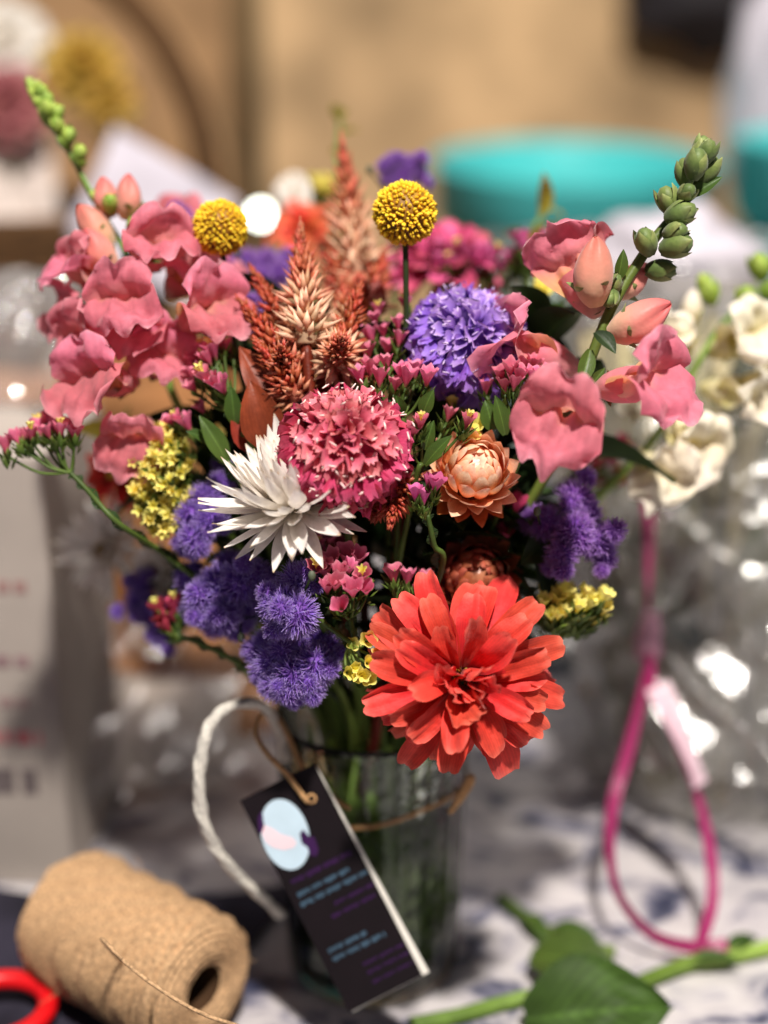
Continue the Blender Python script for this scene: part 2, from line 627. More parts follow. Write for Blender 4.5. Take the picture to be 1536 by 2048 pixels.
def variants(n, name, mat, nu=6, nv=7, jit=0.25, **kw):
    out = []
    for k in range(n):
        q = dict(kw)
        q['ph'] = rnd(0, 6)
        for key in ('a0', 'a1', 'a2'):
            q[key] = q.get(key, 0) + rnd(-jit, jit) * 0.6
        q['cup'] = q.get('cup', 0.3) * rnd(0.6, 1.5)
        q['L'] = q['L'] * rnd(0.9, 1.1)
        q['W'] = q['W'] * rnd(0.88, 1.12)
        q['side'] = rnd(-0.08, 0.08)
        out.append(petal_mesh(name, mat, nu, nv, **q))
    return out


def ring_frame(F, az, el, r0=0.0, h=0.0, roll=0.0):
    """placement of a petal at azimuth az, elevation el in a flower whose axis frame is F"""
    y = Vector((cos(az) * cos(el), sin(az) * cos(el), sin(el)))
    z = Vector((-cos(az) * sin(el), -sin(az) * sin(el), cos(el)))
    x = y.cross(z)
    p = Vector((cos(az) * r0, sin(az) * r0, h))
    M = Matrix(((x.x, y.x, z.x, p.x), (x.y, y.y, z.y, p.y), (x.z, y.z, z.z, p.z), (0, 0, 0, 1)))
    return F @ M @ Matrix.Rotation(roll, 4, 'Y')


VX, VY = -0.006, 0.0          # vase axis
VASE_TOP = 0.150


def stem_route(C, N, reach=0.035):
    """from flower head C down into the vase"""
    C = Vector(C)
    d = Vector((C.x - VX, C.y - VY))
    l = max(d.length, 1e-4)
    e = d / l * min(0.030, l * 0.3) + Vector((rnd(-.006, .006), rnd(-.006, .006)))
    E = Vector((VX + e.x, VY + e.y, VASE_TOP + 0.012))
    a = rnd(0, 2 * pi)
    rr = rnd(0.008, 0.030)
    B = Vector((VX - e.x * 0.6 + cos(a) * rr * 0.6, VY - e.y * 0.6 + sin(a) * rr * 0.6, 0.014))
    A = C - N * reach
    A = A.lerp(E, 0.18)
    return [C, A, E, E.lerp(B, 0.5) + Vector((rnd(-.004, .004), rnd(-.004, .004), 0)), B]


def add_stem(T, route, r0, r1, mat, name='stem'):
    b = MB()
    b.tube(spline(route, 7), lambda t: r0 + (r1 - r0) * t, 7)
    return T.add(name, *local_mesh(b, name, mat, route[0]))


LEAFM = {}


def leaf_variants(key, mat, L, W):
    k = (key, round(L, 4), round(W, 4))
    if k not in LEAFM:
        LEAFM[k] = variants(3, 'leaf', mat, 6, 8, L=L, W=W, a0=0.25, a1=-0.9, base=0.2, vm=0.4, tipw=0.03, pw=1.6, point=1, fold=0.35, cup=0.1, ruf=0.02)
    return random.choice(LEAFM[k])


def stem_leaves(T, route, n, L, W, mat='leaf', lo=0.05, hi=0.45, droop=0.0):
    pts = spline(route, 12)
    for k in range(n):
        f = rnd(lo, hi)
        i = max(1, min(len(pts) - 2, int(f * 2 / (len(route) - 1) * len(pts))))
        tg = (pts[i - 1] - pts[i + 1]).normalized()
        a = rnd(0, 2 * pi)
        sd = tg.cross(Vector((cos(a), sin(a), 0.3))).normalized()
        y = (tg * (0.55 - droop) + sd).normalized()
        T.add('leaf', leaf_variants(mat, MAT[mat], L, W), frame(pts[i], y, tg) @ Matrix.Scale(rnd(0.75, 1.2), 4))


GRP = "flowers arranged in the glass vase"


def flower_thing(name, label, route, cat="flower", group=GRP):
    return Thing(name, label, cat, route[-1], group)


def strewn_blobs(C, F, n, rad, size, mat, hemi=1.0, flat=1.0):
    b = MB()
    for i in range(n):
        z = 1 - (i + 0.5) / n * hemi
        r = sqrt(max(0, 1 - z * z))
        a = i * 2.399963
        p = Vector((r * cos(a), r * sin(a), z * flat)) * rad
        M = F @ Matrix.Translation(p)
        b.blob(size * rnd(.8, 1.2), size * rnd(.8, 1.2), size * rnd(.8, 1.3), 5, 4, M, rnd(0, 1))
    return b


# ---------------------------------------------------------------- flowers
def zinnia(name, label, px, py, d, n, R, mat='zinnia', leaves=2, layers=None):
    C = P(px, py, d)
    N = V(*n)
    F = axis_frame(C, N)
    rt = stem_route(C, N)
    T = flower_thing(name, label, rt)
    add_stem(T, [C - N * 0.004] + rt[1:], 0.0024, 0.0028, MAT['stem'])
    layers = layers or [(12, 1.04, 0.29, -0.34, 0.18), (13, 1.0, 0.28, -0.06, 0.18), (12, 0.90, 0.28, 0.22, 0.20), (10, 0.74, 0.28, 0.55, 0.20), (8, 0.56, 0.26, 0.95, 0.16), (4, 0.40, 0.24, 1.2, 0.10)]
    for li, (cnt, ln, wd, el, r0) in enumerate(layers):
        ms = variants(6, 'petal', MAT[mat], 8, 8, L=R * (ln - r0 * .6), W=R * wd, a0=0.25, a1=-0.15 + 0.1 * li, a2=-.60, base=0.40, vm=0.70, tipw=0.84, pw=2.2, rt=1.05,
                      cup=0.55, cup1=.15, crease=.13, wr=.20, notch=0.05, lobes=2, ruf=0.04, rf=3.5, jit=0.5)
        for k in range(cnt):
            az = 2 * pi * (k + 0.5 * (li % 2)) / cnt + rnd(-.10, .10)
            T.add('petal', random.choice(ms), ring_frame(F, az, el + rnd(-.2, .2), R * r0 * 0.6, R * (0.02 + 0.035 * li), rnd(-.6, .6)) @ Matrix.Scale(rnd(0.84, 1.1), 4))
    b = strewn_blobs(C, F, 40, R * 0.13, R * 0.026, None)
    T.add('disc', *local_mesh(b, 'disc', MAT['disc'], C))
    b = MB()
    b.lathe([(0.003, -.010), (R * .12, -.008), (R * .17, -.003), (R * .12, .001), (0.0005, .002)], 12, F)
    T.add('calyx', *local_mesh(b, 'calyx', MAT['stem_dark'], C))
    if leaves:
        stem_leaves(T, rt, leaves, 0.045, 0.018, 'leaf')
    return T


def scabiosa(name, label, px, py, d, n, R, mo, mi, ms_, n_f=190, tilt=0):
    C = P(px, py, d)
    N = V(*n)
    F = axis_frame(C, N)
    rt = stem_route(C, N)
    T = flower_thing(name, label, rt)
    add_stem(T, [C] + rt[1:], 0.0017, 0.002, MAT['stem'])
    kw = dict(wr=.10, base=0.26, vm=0.7, tipw=0.86, pw=2.2, rt=.7, cup=0.35, notch=0.20, lobes=3, ruf=0.06, rf=6)
    outer = variants(6, 'petal', MAT[mo], 8, 7, L=R * .54, W=R * .50, a0=0.25, a1=-0.7, jit=.3, **kw)
    mid = variants(6, 'petal', MAT[mo], 8, 6, L=R * .36, W=R * .40, a0=0.3, a1=-1.2, jit=.25, **kw)
    kin = dict(kw)
    kin.update(cup=0.9)
    inner = variants(5, 'petal', MAT[mi], 6, 5, L=R * .23, W=R * .23, a0=0.25, a1=-0.9, jit=.4, **kin)
    a_, b_ = R * .62, R * .34
    st = MB()
    for i in range(n_f):
        f = (i + .5) / n_f
        th = (f ** 0.55) * radians(104)
        az = i * 2.399963 + rnd(-.15, .15)
        tg = Vector((cos(az) * cos(th), sin(az) * cos(th), -sin(th)))
        nr = Vector((cos(az) * sin(th), sin(az) * sin(th), cos(th)))
        p = Vector((cos(az) * sin(th) * a_, sin(az) * sin(th) * a_, cos(th) * b_ - b_ * .3))
        wn = 0.95 - 0.75 * f + rnd(-.12, .12)
        y = (tg * (0.35 + 0.75 * f) + nr * wn).normalized()
        z = (nr - tg * 0.4).normalized()
        M = F @ frame(p, y, z) @ Matrix.Rotation(rnd(-.35, .35), 4, 'Y')
        ms = inner if f < 0.33 else (mid if f < 0.74 else outer)
        T.add('petal', random.choice(ms), M @ Matrix.Scale(rnd(0.8, 1.15), 4))
        if f > 0.05 and (i % 10) < 6:
            for _ in range(1):
                q = p + nr * R * rnd(.14, .24) + Vector((rnd(-1, 1), rnd(-1, 1), rnd(-1, 1))) * R * .07
                dd = Vector((rnd(-1, 1), rnd(-1, 1), rnd(-.3, .9))).normalized() * R * rnd(.035, .06)
                st.tube([F @ (q - dd), F @ q, F @ (q + dd)], lambda t: R * .011 * (1.3 - abs(t - .5)), 4, r=rnd(0, 1))
    T.add('stamens', *local_mesh(st, 'stamens', MAT[ms_], C), kind='stuff')
    b = MB()
    b.lathe([(0.0005, b_ * .5), (a_ * .6, b_ * .36), (a_ * .95, -b_ * .2), (a_ * .6, -b_ * .55), (.0016, -b_ * .8)], 14, F)
    T.add('receptacle', *local_mesh(b, 'receptacle', MAT[mo], C))
    return T


def strawflower(name, label, px, py, d, n, R, layers, mats, disc='disc', wl=0.24, disc_r=.2, disc_h=.02, leaves=1, cup=0.5, point=1, pw=1.5):
    C = P(px, py, d)
    N = V(*n)
    F = axis_frame(C, N)
    rt = stem_route(C, N)
    T = flower_thing(name, label, rt)
    add_stem(T, [C - N * .003] + rt[1:], 0.0018, 0.0022, MAT['stem'])
    for li, (cnt, ln, el, bend, r0, h) in enumerate(layers):
        ms = variants(4, 'bract', MAT[mats[min(li, len(mats) - 1)]], 5, 8, L=R * ln, W=R * ln * wl if wl < 0.4 else R * wl, a0=0, a1=bend, base=0.42, vm=0.5, tipw=0.05, pw=pw,
                      point=point, cup=cup, wr=.10, jit=0.3)
        for k in range(cnt):
            az = 2 * pi * (k + .5 * (li % 2)) / cnt + rnd(-.10, .10)
            T.add('bract', random.choice(ms), ring_frame(F, az, el + rnd(-.1, .1), R * r0, R * h, rnd(-.25, .25)) @ Matrix.Scale(rnd(0.9, 1.1), 4))
    if disc_r:
        b = strewn_blobs(C, F, 60, R * disc_r, R * .03, None)
        T.add('disc', *local_mesh(b, 'disc', MAT[disc], C))
    b = MB()
    b.blob(R * .22, R * .22, R * .18, 10, 6, F)
    T.add('receptacle', *local_mesh(b, 'receptacle', MAT['stem_dark'], C))
    if leaves:
        stem_leaves(T, rt, leaves, 0.035, 0.009, 'leaf_dark')
    return T


def dome_flower(name, label, px, py, d, n, R, layers, mats, fluff=None):
    """half closed strawflower: stiff bracts lapped over a ball; layers: count, base angle, length, flare, width"""
    C = P(px, py, d)
    N = V(*n)
    F = axis_frame(C, N)
    rt = stem_route(C - N * R * .8, N)
    T = flower_thing(name, label, rt)
    add_stem(T, rt, 0.0018, 0.0022, MAT['stem'])
    for li, (cnt, th, ln, flare, wd) in enumerate(layers):
        th = radians(th)
        rs = R * (1.0 - .035 * li)
        ms = variants(4, 'bract', MAT[mats[min(li, len(mats) - 1)]], 6, 8, L=R * ln, W=R * wd, a0=0, a1=ln * .80 - radians(flare) * .35, base=.62, vm=.45, tipw=.06, pw=1.9, point=1, cup=.42, jit=.08)
        for k in range(cnt):
            az = 2 * pi * (k + .5 * (li % 2)) / cnt + rnd(-.08, .08)
            T.add('bract', random.choice(ms), ring_frame(F, az, pi - th - radians(flare) + rnd(-.06, .06), sin(th) * rs, cos(th) * rs, rnd(-.12, .12)) @ Matrix.Scale(rnd(.93, 1.08), 4))
    b = MB()
    b.blob(R * .80, R * .80, R * .72, 16, 10, F)
    T.add('receptacle', *local_mesh(b, 'receptacle', MAT[mats[-1]], C))
    return T


def craspedia(label, px, py, d, r):
    C = P(px, py, d)
    rt = stem_route(C, V(-.05, 1, .1), .05)
    T = flower_thing('craspedia', label, rt)
    add_stem(T, rt, 0.0013, 0.0016, MAT['stem_dark'])
    b = MB()
    n = 330
    for i in range(n):
        z = 1 - 2 * (i + .5) / n
        q = sqrt(1 - z * z)
        a = i * 2.399963
        dr = Vector((q * cos(a), q * sin(a), z))
        lump = 1 + .05 * noise.noise(dr * 5)
        p = C + dr * r * .93 * lump
        M = axis_frame(p, (dr + Vector((rnd(-.2, .2), rnd(-.2, .2), rnd(-.2, .2)))).normalized())
        s = r * .085 * rnd(.7, 1.25)
        for _ in range(3):
            o = Vector((rnd(-1, 1), rnd(-1, 1), 0)) * s * .7
            q_ = M @ Matrix.Translation(o)
            k = rnd(.5, .8)
            rr = rnd(0, 1)
            b0 = len(b.v)
            b.blob(s * k, s * k, s * rnd(1.0, 1.7), 5, 4, q_, rr)
            for j in range(b0, len(b.v)):
                b.t[j] = max(0, min(1, ((Vector(b.v[j]) - C).length / r - .90) / .16))
    T.add('florets', *local_mesh(b, 'florets', MAT['crasp'], C), kind='stuff')
    b = MB()
    b.blob(r * .92, r * .92, r * .92, 18, 12, Matrix.Translation(C))
    T.add('receptacle', *local_mesh(b, 'receptacle', MAT['disc'], C))
    return T


def spike_mesh(base, tip, width, n, mat, fl=0.0065, fw=0.0016, loose=0.45):
    """plume of pointed florets from base to tip (world points)"""
    b = MB()
    base, tip = Vector(base), Vector(tip)
    ax = tip - base
    H = ax.length
    F = axis_frame(base, ax)
    b.tube([base, base.lerp(tip, .5), tip], lambda t: width * .3 * (1 - t) + .0004, 6)
    for i in range(n):
        h = ((i + .5) / n) ** 1.05
        az = i * 2.399963 + rnd(-.2, .2)
        el = radians(6 + 78 * h ** .9) + rnd(-.34, .34)
        rr = width * .30 * (1 - h) ** .8
        ln = (width * .62 * (1 - h) ** .75 + fl * .45) * rnd(.62, 1.32)
        q = F @ Vector((cos(az) * rr, sin(az) * rr, h * H * .93))
        dr = F.to_3x3() @ Vector((cos(az) * cos(el), sin(az) * cos(el), sin(el)))
        M = frame(q, dr, ax)
        ww = fw * rnd(.8, 1.25) * (1.1 - .5 * h)
        vs = [(0, 0, 0), (ww, ln * .42, 0), (0, ln * .38, ww * .7), (-ww, ln * .42, 0), (0, ln * .38, -ww * .7), (0, ln, ln * .06)]
        fs = [(0, 2, 1), (0, 3, 2), (0, 4, 3), (0, 1, 4), (5, 1, 2), (5, 2, 3), (5, 3, 4), (5, 4, 1)]
        hh = min(1, max(0, h + rnd(-.05, .05)))
        b.raw(vs, fs, M, r=rnd(0, 1), ts=[hh * 1.0, hh, hh, hh, hh, max(0, hh - .12)])
    return local_mesh(b, 'plume', mat, base)


def celosia(label, spikes, leaves=(), stem_from=None):
    """spikes: list of (base px,py,d, tip px,py,d, width, n, mat)"""
    bx = spikes[0]
    C = P(*bx[0])
    tip = P(*bx[1])
    N = (tip - C).normalized()
    rt = stem_route(C, N, .03)
    T = flower_thing('celosia', label, rt)
    add_stem(T, rt, 0.0026, 0.003, MAT['celosia_leaf'])
    for (b0, t0, wd, n, mt) in spikes:
        me, M = spike_mesh(P(*b0), P(*t0), wd, n, MAT[mt])
        T.add('plume', me, M)
    for (b0, t0, wd) in leaves:
        A, B = P(*b0), P(*t0)
        L = (B - A).length
        me = petal_mesh('leaf', MAT['celosia_leaf'], 6, 8, L=L, W=wd, a0=.2, a1=-.5, base=.25, vm=.4, tipw=.04, pw=1.6, point=1, fold=.3, cup=.1, ruf=.03, ph=rnd(0, 6))
        T.add('leaf', me, frame(A, B - A, V(0, .3, 1)))
    return T


# statice floret: a papery pleated funnel
def funnel(R, H, ruf=.13, mat=None, name='calyx', wave=5, flare=1.3):
    b = MB()
    ph = rnd(0, 6)

    def fn(u, v):
        a = 2 * pi * u
        r = R * (.16 + .84 * v ** flare) * (1 + ruf * v * cos(wave * a + ph) + .07 * v * cos(2 * a + ph))
        z = H * v + R * .20 * v * v * sin(wave * a + ph + .6) + R * .12 * v ** 3 * sin(3 * a + 2 * ph)
        return (r * cos(a), r * sin(a), z), v, u
    b.grid(fn, 24, 5, closed=True)
    return b.mesh(name, mat)


def make_florets(mat):
    return [funnel(.0037, .0076, mat=MAT[mat], name='calyx', wave=w_) for w_ in (5, 4, 6, 5, 7)]


FLOR = {k: make_florets(k) for k in ('statice', 'statice_mag', 'statice_red', 'yellow')}
FLOR['tiny_yellow'] = [funnel(.0024, .0050, ruf=.34, mat=MAT['yellow'], name='calyx', wave=w_, flare=1.7) for w_ in (4, 5, 5, 6)]
CORO = [funnel(.0017, .0050, ruf=.35, mat=MAT['yellow'], name='corolla', flare=1.8) for _ in range(3)]


def bract_cluster(b, C, ax, s, n=9):
    F = axis_frame(C, ax)
    for k in range(n):
        az = k * 2.4 + rnd(-.3, .3)
        M = ring_frame(F, az, radians(rnd(35, 75)), s * .12, -s * rnd(0.05, .8), rnd(-.3, .3))
        L = s * rnd(.55, 1.0)
        W = L * rnd(.24, .4)
        rr = rnd(0, 1)
        b.raw([(0, 0, 0), (W / 2, L * .45, W * .15), (0, L * .42, -W * .16), (-W / 2, L * .45, W * .15), (0, L, L * .1)],
              [(0, 1, 2), (0, 2, 3), (2, 1, 4), (3, 2, 4)], M, r=rr, ts=[0, .5, .4, .5, 1])


def statice(label, florets, ax, stem_pts, col='statice', name='pink_statice', leaves=(), scale=1.0, jit=.3, wing=True, group=GRP, to_vase=True, bracts=9):
    """florets: (px,py,d,yellow) ; ax: view direction they open towards; stem_pts: photo points the stem runs through"""
    A = V(*ax)
    sp = [P(*p) for p in stem_pts]
    if to_vase:
        rt = stem_route(sp[-1], (sp[0] - sp[-1]).normalized() if len(sp) > 1 else A, .02)
        path = sp[:-1] + [sp[-1]] + rt[2:]
    else:
        path = sp
    T = flower_thing(name, label, path, group=group)
    add_stem(T, path, 0.0011, 0.0019, MAT['stem'])
    fork = sp[0]
    bm = MB()
    br = MB()
    for (px, py, d, yl) in florets:
        p = P(px, py, d)
        a = (A + Vector((rnd(-1, 1), rnd(-1, 1), rnd(-1, 1))) * jit + (p - fork).normalized() * .25).normalized()
        F = axis_frame(p - a * .005 * scale, a)
        k = scale * rnd(.85, 1.2)
        o = T.add('flower', random.choice(FLOR[col]), F @ Matrix.Rotation(rnd(0, 6), 4, 'Z') @ Matrix.Scale(k, 4))
        if yl:
            T.add('corolla', random.choice(CORO), F @ Matrix.Translation((0, 0, .0042 * k)) @ Matrix.Scale(k * rnd(.9, 1.2), 4), parent=o)
        base = p - a * .0055 * scale
        bract_cluster(bm, base, a, .0085 * scale, bracts)
        br.tube(spline([base, base.lerp(fork, .5) - a * .004, fork], 4), .0007, 5)
    T.add('bracts', *local_mesh(bm, 'bracts', MAT['bract'], fork), kind='stuff')
    T.add('branch', *local_mesh(br, 'branch', MAT['stem'], fork))
    if wing:
        # ruffled wings along the stem
        wb = MB()
        pts = spline(sp, 8) if len(sp) > 1 else []
        for s in (-1, 1):
            for k in range(len(pts) - 1):
                t0, t1 = pts[k], pts[k + 1]
                sd = (t1 - t0).cross(FWD).normalized() * s
                w0 = .0028 * (.6 + .5 * sin(k * 1.3 + s))
                w1 = .0028 * (.6 + .5 * sin((k + 1) * 1.3 + s))
                wb.raw([t0, t1, t1 + sd * w1 + UP * .0004, t0 + sd * w0], [(0, 1, 2, 3)])
        if wb.v:
            T.add('stem_wing', *local_mesh(wb, 'stem_wing', MAT['leaf_dark'], fork))
    for (b0, t0, wd) in leaves:
        a0, b1 = P(*b0), P(*t0)
        T.add('leaf', petal_mesh('leaf', MAT['leaf'], 6, 8, L=(b1 - a0).length, W=wd, a0=.25, a1=-.5, base=.3, vm=.45, tipw=.04, pw=1.6, point=1, fold=.3, cup=.1, ruf=.02, ph=rnd(0, 6)),
              frame(a0, b1 - a0, V(0, .5, 1)))
    return T


def around(px, py, d, rx, ry, n, yl=0.2, dd=.012):
    out = []
    for i in range(n):
        r = sqrt((i + .5) / n)
        a = i * 2.399963 + rnd(-.4, .4)
        out.append((px + rx * r * cos(a), py + ry * r * sin(a), d + rnd(-dd, dd) + dd * r, random.random() < yl))
    return out


def puff_mesh(mat, n=340, seed=0):
    """ageratum head of unit radius: fine curling threads over a half ball"""
    b = MB()
    for i in range(n):
        f = (i + .5) / n
        th = radians(112) * sqrt(f)
        az = i * 2.399963 + rnd(-.2, .2)
        dr = Vector((sin(th) * cos(az), sin(th) * sin(az), cos(th)))
        dr = (dr + Vector((rnd(-1, 1), rnd(-1, 1), rnd(-1, 1))) * .16).normalized()
        p0 = dr * .42
        L = rnd(.38, .62)
        sd = dr.cross(Vector((rnd(-1, 1), rnd(-1, 1), rnd(-1, 1)))).normalized()
        bend = rnd(-.5, .5)
        w0 = .022
        pts = [p0, p0 + dr * L * .5 + sd.cross(dr) * bend * .25 * L, p0 + dr * L * (1 - abs(bend) * .3) + sd.cross(dr) * bend * L]
        z2 = sd.cross(dr) * w0 * .7
        vs, ts = [], []
        for k, q in enumerate(pts):
            ww = w0 * (1.2, 1.0, .45)[k]
            vs += [q + sd * ww + z2 * (1 - k * .4), q - sd * ww + z2 * (1 - k * .4), q - z2 * (1.2 - k * .4)]
            ts += [k / 2] * 3
        fs = []
        for k in range(2):
            o = 3 * k
            for c in range(3):
                c2 = (c + 1) % 3
                fs.append((o + c, o + c2, o + 3 + c2, o + 3 + c))
        b.raw(vs, fs, None, r=rnd(0, 1), ts=ts)
    b.blob(.5, .5, .5, 10, 7)
    for j in range(len(b.v) - 80, len(b.v)):
        b.t[j] = .15
    return b.mesh('flower_head', mat)


PUFF = {'agera': [puff_mesh(MAT['agera']) for _ in range(3)], 'agera_purple': [puff_mesh(MAT['agera_purple']) for _ in range(3)]}


def ageratum(label, heads, ax, col='agera', leaves=2, buds=2):
    """heads: (px,py,d,radius in photo px)"""
    hs = [(P(px, py, d), r * K * d) for px, py, d, r in heads]
    C = sum((h[0] for h in hs), Vector()) / len(hs)
    A = V(*ax)
    fork = C - A * .022
    rt = stem_route(fork, A, .02)
    T = flower_thing('ageratum', label, rt)
    add_stem(T, rt, .0015, .002, MAT['stem'])
    br = MB()
    cx = MB()
    for p, r in hs:
        a = (A * 1.0 + (p - C).normalized() * .7 + Vector((rnd(-1, 1), rnd(-1, 1), rnd(-1, 1))) * .2).normalized()
        F = axis_frame(p - a * r * .35, a)
        T.add('flower_head', random.choice(PUFF[col]), F @ Matrix.Rotation(rnd(0, 6), 4, 'Z') @ Matrix.Diagonal((r * rnd(.78, 1.08), r * rnd(.78, 1.08), r * rnd(.8, 1.2), 1)))
        for _ in range(2):
            s_ = (p - C) * .05 + Vector((rnd(-1, 1), rnd(-1, 1), rnd(-1, 1))) * r * .6 + a * r * rnd(-.25, .25)
            T.add('flower_head', random.choice(PUFF[col]), axis_frame(p - a * r * .3 + s_, (a + s_ / r * .5).normalized()) @ Matrix.Scale(r * rnd(.45, .65), 4))
        q = p - a * r * .8
        br.tube(spline([q, q.lerp(fork, .5) - a * .003, fork], 4), .0008, 5)
        cx.blob(r * .42, r * .42, r * .32, 8, 5, F @ Matrix.Translation((0, 0, -r * .22)), rnd(0, 1))
    for k in range(buds):
        p = C + Vector((rnd(-1, 1), rnd(-1, 1), rnd(-1, 1))) * .018 - A * .004
        cx.blob(.0018, .0018, .0024, 7, 5, Matrix.Translation(p), rnd(0, 1))
        br.tube([p, fork], .0006, 5)
    T.add('branch', *local_mesh(br, 'branch', MAT['stem_dark'], fork))
    T.add('calyx', *local_mesh(cx, 'calyx', MAT['agera_bud'], fork))
    stem_leaves(T, rt, leaves, .035, .022, 'leaf_dark', .02, .3)
    return T


# ---- snapdragon
def snap_meshes(sz, petal, palate, green):
    up = [petal_mesh('upper_lip', petal, 18, 14, L=sz * 1.36, W=sz * 1.5, a0=rnd(-.3, .0), a1=rnd(1.6, 2.1), a2=rnd(-.2, .5), base=.46, vm=.62, tipw=.86, pw=2.2, rt=1.1, cup=-.8, cup1=rnd(-.25, .25), notch=.20, lobes=2, wr=.24, ruf=rnd(.02, .05), rf=rnd(4, 7), ph=rnd(0, 6), side=rnd(-.12, .12)) for _ in range(6)]
    lo = [petal_mesh('lower_lip', palate, 20, 16, L=sz * 1.62, W=sz * 1.66, a0=rnd(.65, .85), a1=rnd(-2.9, -2.4), a2=rnd(-.2, .6), base=.40, vm=.66, tipw=.9, pw=2.2, rt=.9, cup=.8, cup1=rnd(-.4, .1), notch=.15, lobes=3, wr=.24, ruf=rnd(.02, .05), rf=rnd(4, 7), ph=rnd(0, 6), bulge=.12, side=rnd(-.12, .12)) for _ in range(6)]
    tb = MB()

    def fn(u, v):
        a = 2 * pi * u
        r = sz * (.13 + .22 * sin(min(1, v * 1.2) * pi / 2)) * (1 + .08 * cos(2 * a))
        return (r * cos(a) * 1.1, v * sz * .85 - sz * .05, r * sin(a) + .06 * sz * v), .12 + .35 * v, u
    tb.grid(fn, 12, 5, closed=True)
    tube = tb.mesh('flower', petal)
    cb = MB()
    for k in range(5):
        fnp = petal_fn(L=sz * .42, W=sz * .30, a0=.1, a1=-.35, base=.5, vm=.5, tipw=.1, pw=1.6, point=1, cup=.4)
        az = 2 * pi * k / 5
        y = Vector((cos(az) * .55, .83, sin(az) * .55)).normalized()
        zz = Vector((-cos(az), .3, -sin(az)))
        cb.grid(fnp, 4, 4, frame(Vector((cos(az) * .08 * sz, 0, sin(az) * .08 * sz)), y, zz), rnd(0, 1))
    cal = cb.mesh('calyx', green)
    bd = []
    for _ in range(3):
        bb = MB()

        def bf(u, v):
            a = 2 * pi * u
            pr = sin(pi * min(1, .06 + .94 * v)) ** .62 if v < .985 else .12
            r = sz * .36 * pr * (1 + .18 * v * (abs(cos(a)) - .5))
            cl_ = .16 * sz * v * v
            gro = (-.17 * sz * exp(-((sin(a) + .15) / .18) ** 2) * sstep(.35, .8, v) * (1 if cos(a) > 0 else .6)) + .05 * sz * noise.noise(Vector((cos(a) * 1.5, sin(a) * 1.5, v * 2.5 + _)))
            return ((r + gro) * cos(a), v * sz * 1.05, r * sin(a) * .9 + cl_), v, u
        bb.grid(bf, 20, 12, closed=True)
        bd.append(bb.mesh('bud', MAT['snap_bud'] if petal != MAT['snap_white'] else petal))
    gb = []
    for _ in range(3):
        g = MB()
        g.blob(sz * .2, sz * .30, sz * .2, 10, 8, Matrix.Translation((0, sz * .28, 0)))
        for k in range(4):
            fnp = petal_fn(L=sz * .62, W=sz * .36, a0=.55, a1=-1.1, base=.5, vm=.45, tipw=.06, pw=1.7, point=1, cup=.7)
            az = 2 * pi * k / 4 + .3
            y = Vector((cos(az) * .22, .97, sin(az) * .22)).normalized()
            zz = Vector((cos(az), -.1, sin(az)))
            # sepals wrap the bud: upper face outwards, edges bent in
            fnq = petal_fn(L=sz * rnd(.5, .66), W=sz * .36, a0=.5, a1=-1.15, base=.5, vm=.45, tipw=.06, pw=1.7, point=1, cup=-.55)
            g.grid(fnq, 5, 5, frame(Vector((cos(az) * .10 * sz, 0, sin(az) * .10 * sz)), y, zz), rnd(0, 1))
        gb.append(g.mesh('bud', green))
    return dict(up=up, lo=lo, tube=tube, cal=cal, bud=bd, gbud=gb)


def snap_flower(T, S, p, y, z, k=1.0, roll=0.0):
    M = frame(p, y, z) @ Matrix.Rotation(roll, 4, 'Y') @ Matrix.Scale(k, 4)
    sz = S['sz']
    o = T.add('flower', S['tube'], M)
    T.add('upper_lip', random.choice(S['up']), M @ Matrix.Translation((0, sz * .62, sz * .22)) @ Matrix.Rotation(rnd(-.15, .15), 4, 'Y'), parent=o)
    T.add('lower_lip', random.choice(S['lo']), M @ Matrix.Translation((0, sz * .58, -sz * .10)) @ Matrix.Rotation(rnd(-.15, .15), 4, 'Y'), parent=o)
    T.add('calyx', S['cal'], M, parent=o)


def snap_bud(T, S, p, y, z, k=1.0, green=False, roll=0.0):
    M = frame(p, y, z) @ Matrix.Rotation(roll, 4, 'Y') @ Matrix.Scale(k, 4)
    if green:
        T.add('green_bud', random.choice(S['gbud']), M)
    else:
        o = T.add('bud', random.choice(S['bud']), M)
        T.add('calyx', S['cal'], M @ Matrix.Scale(1.25, 4), parent=o)


def snapdragon(name, label, stem, flowers, buds, greens, tips, S, r0=.0012, r1=.0030, leaves=(), smat='stem', tip_h=None):
    sp = [P(*p) for p in stem]
    rt = stem_route(sp[-1], (sp[-2] - sp[-1]).normalized(), .02)
    path = sp + rt[2:]
    T = flower_thing(name, label, path)
    add_stem(T, path, r0, r1, MAT[smat])
    for (px, py, d, y, z, k) in flowers:
        snap_flower(T, S, P(px, py, d), V(*y), V(*z), k)
    for (px, py, d, y, z, k) in buds:
        snap_bud(T, S, P(px, py, d), V(*y), V(*z), k)
    for (px, py, d, y, k) in greens:
        snap_bud(T, S, P(px, py, d), V(*y), V(.3, .2, 1), k, True, rnd(0, 3))
    for (px, py, d, y, k) in tips:
        snap_bud(T, S, P(px, py, d), V(*y), V(.3, .2, 1), k, True, rnd(0, 3))
    for (b0, t0, wd, mt) in leaves:
        A, B = P(*b0), P(*t0)
        T.add('leaf', petal_mesh('leaf', MAT[mt], 6, 8, L=(B - A).length, W=wd, a0=.2, a1=-.5, base=.3, vm=.45, tipw=.04, pw=1.6, point=1, fold=.3, cup=.2), frame(A, B - A, V(.2, .4, 1)))
    return T


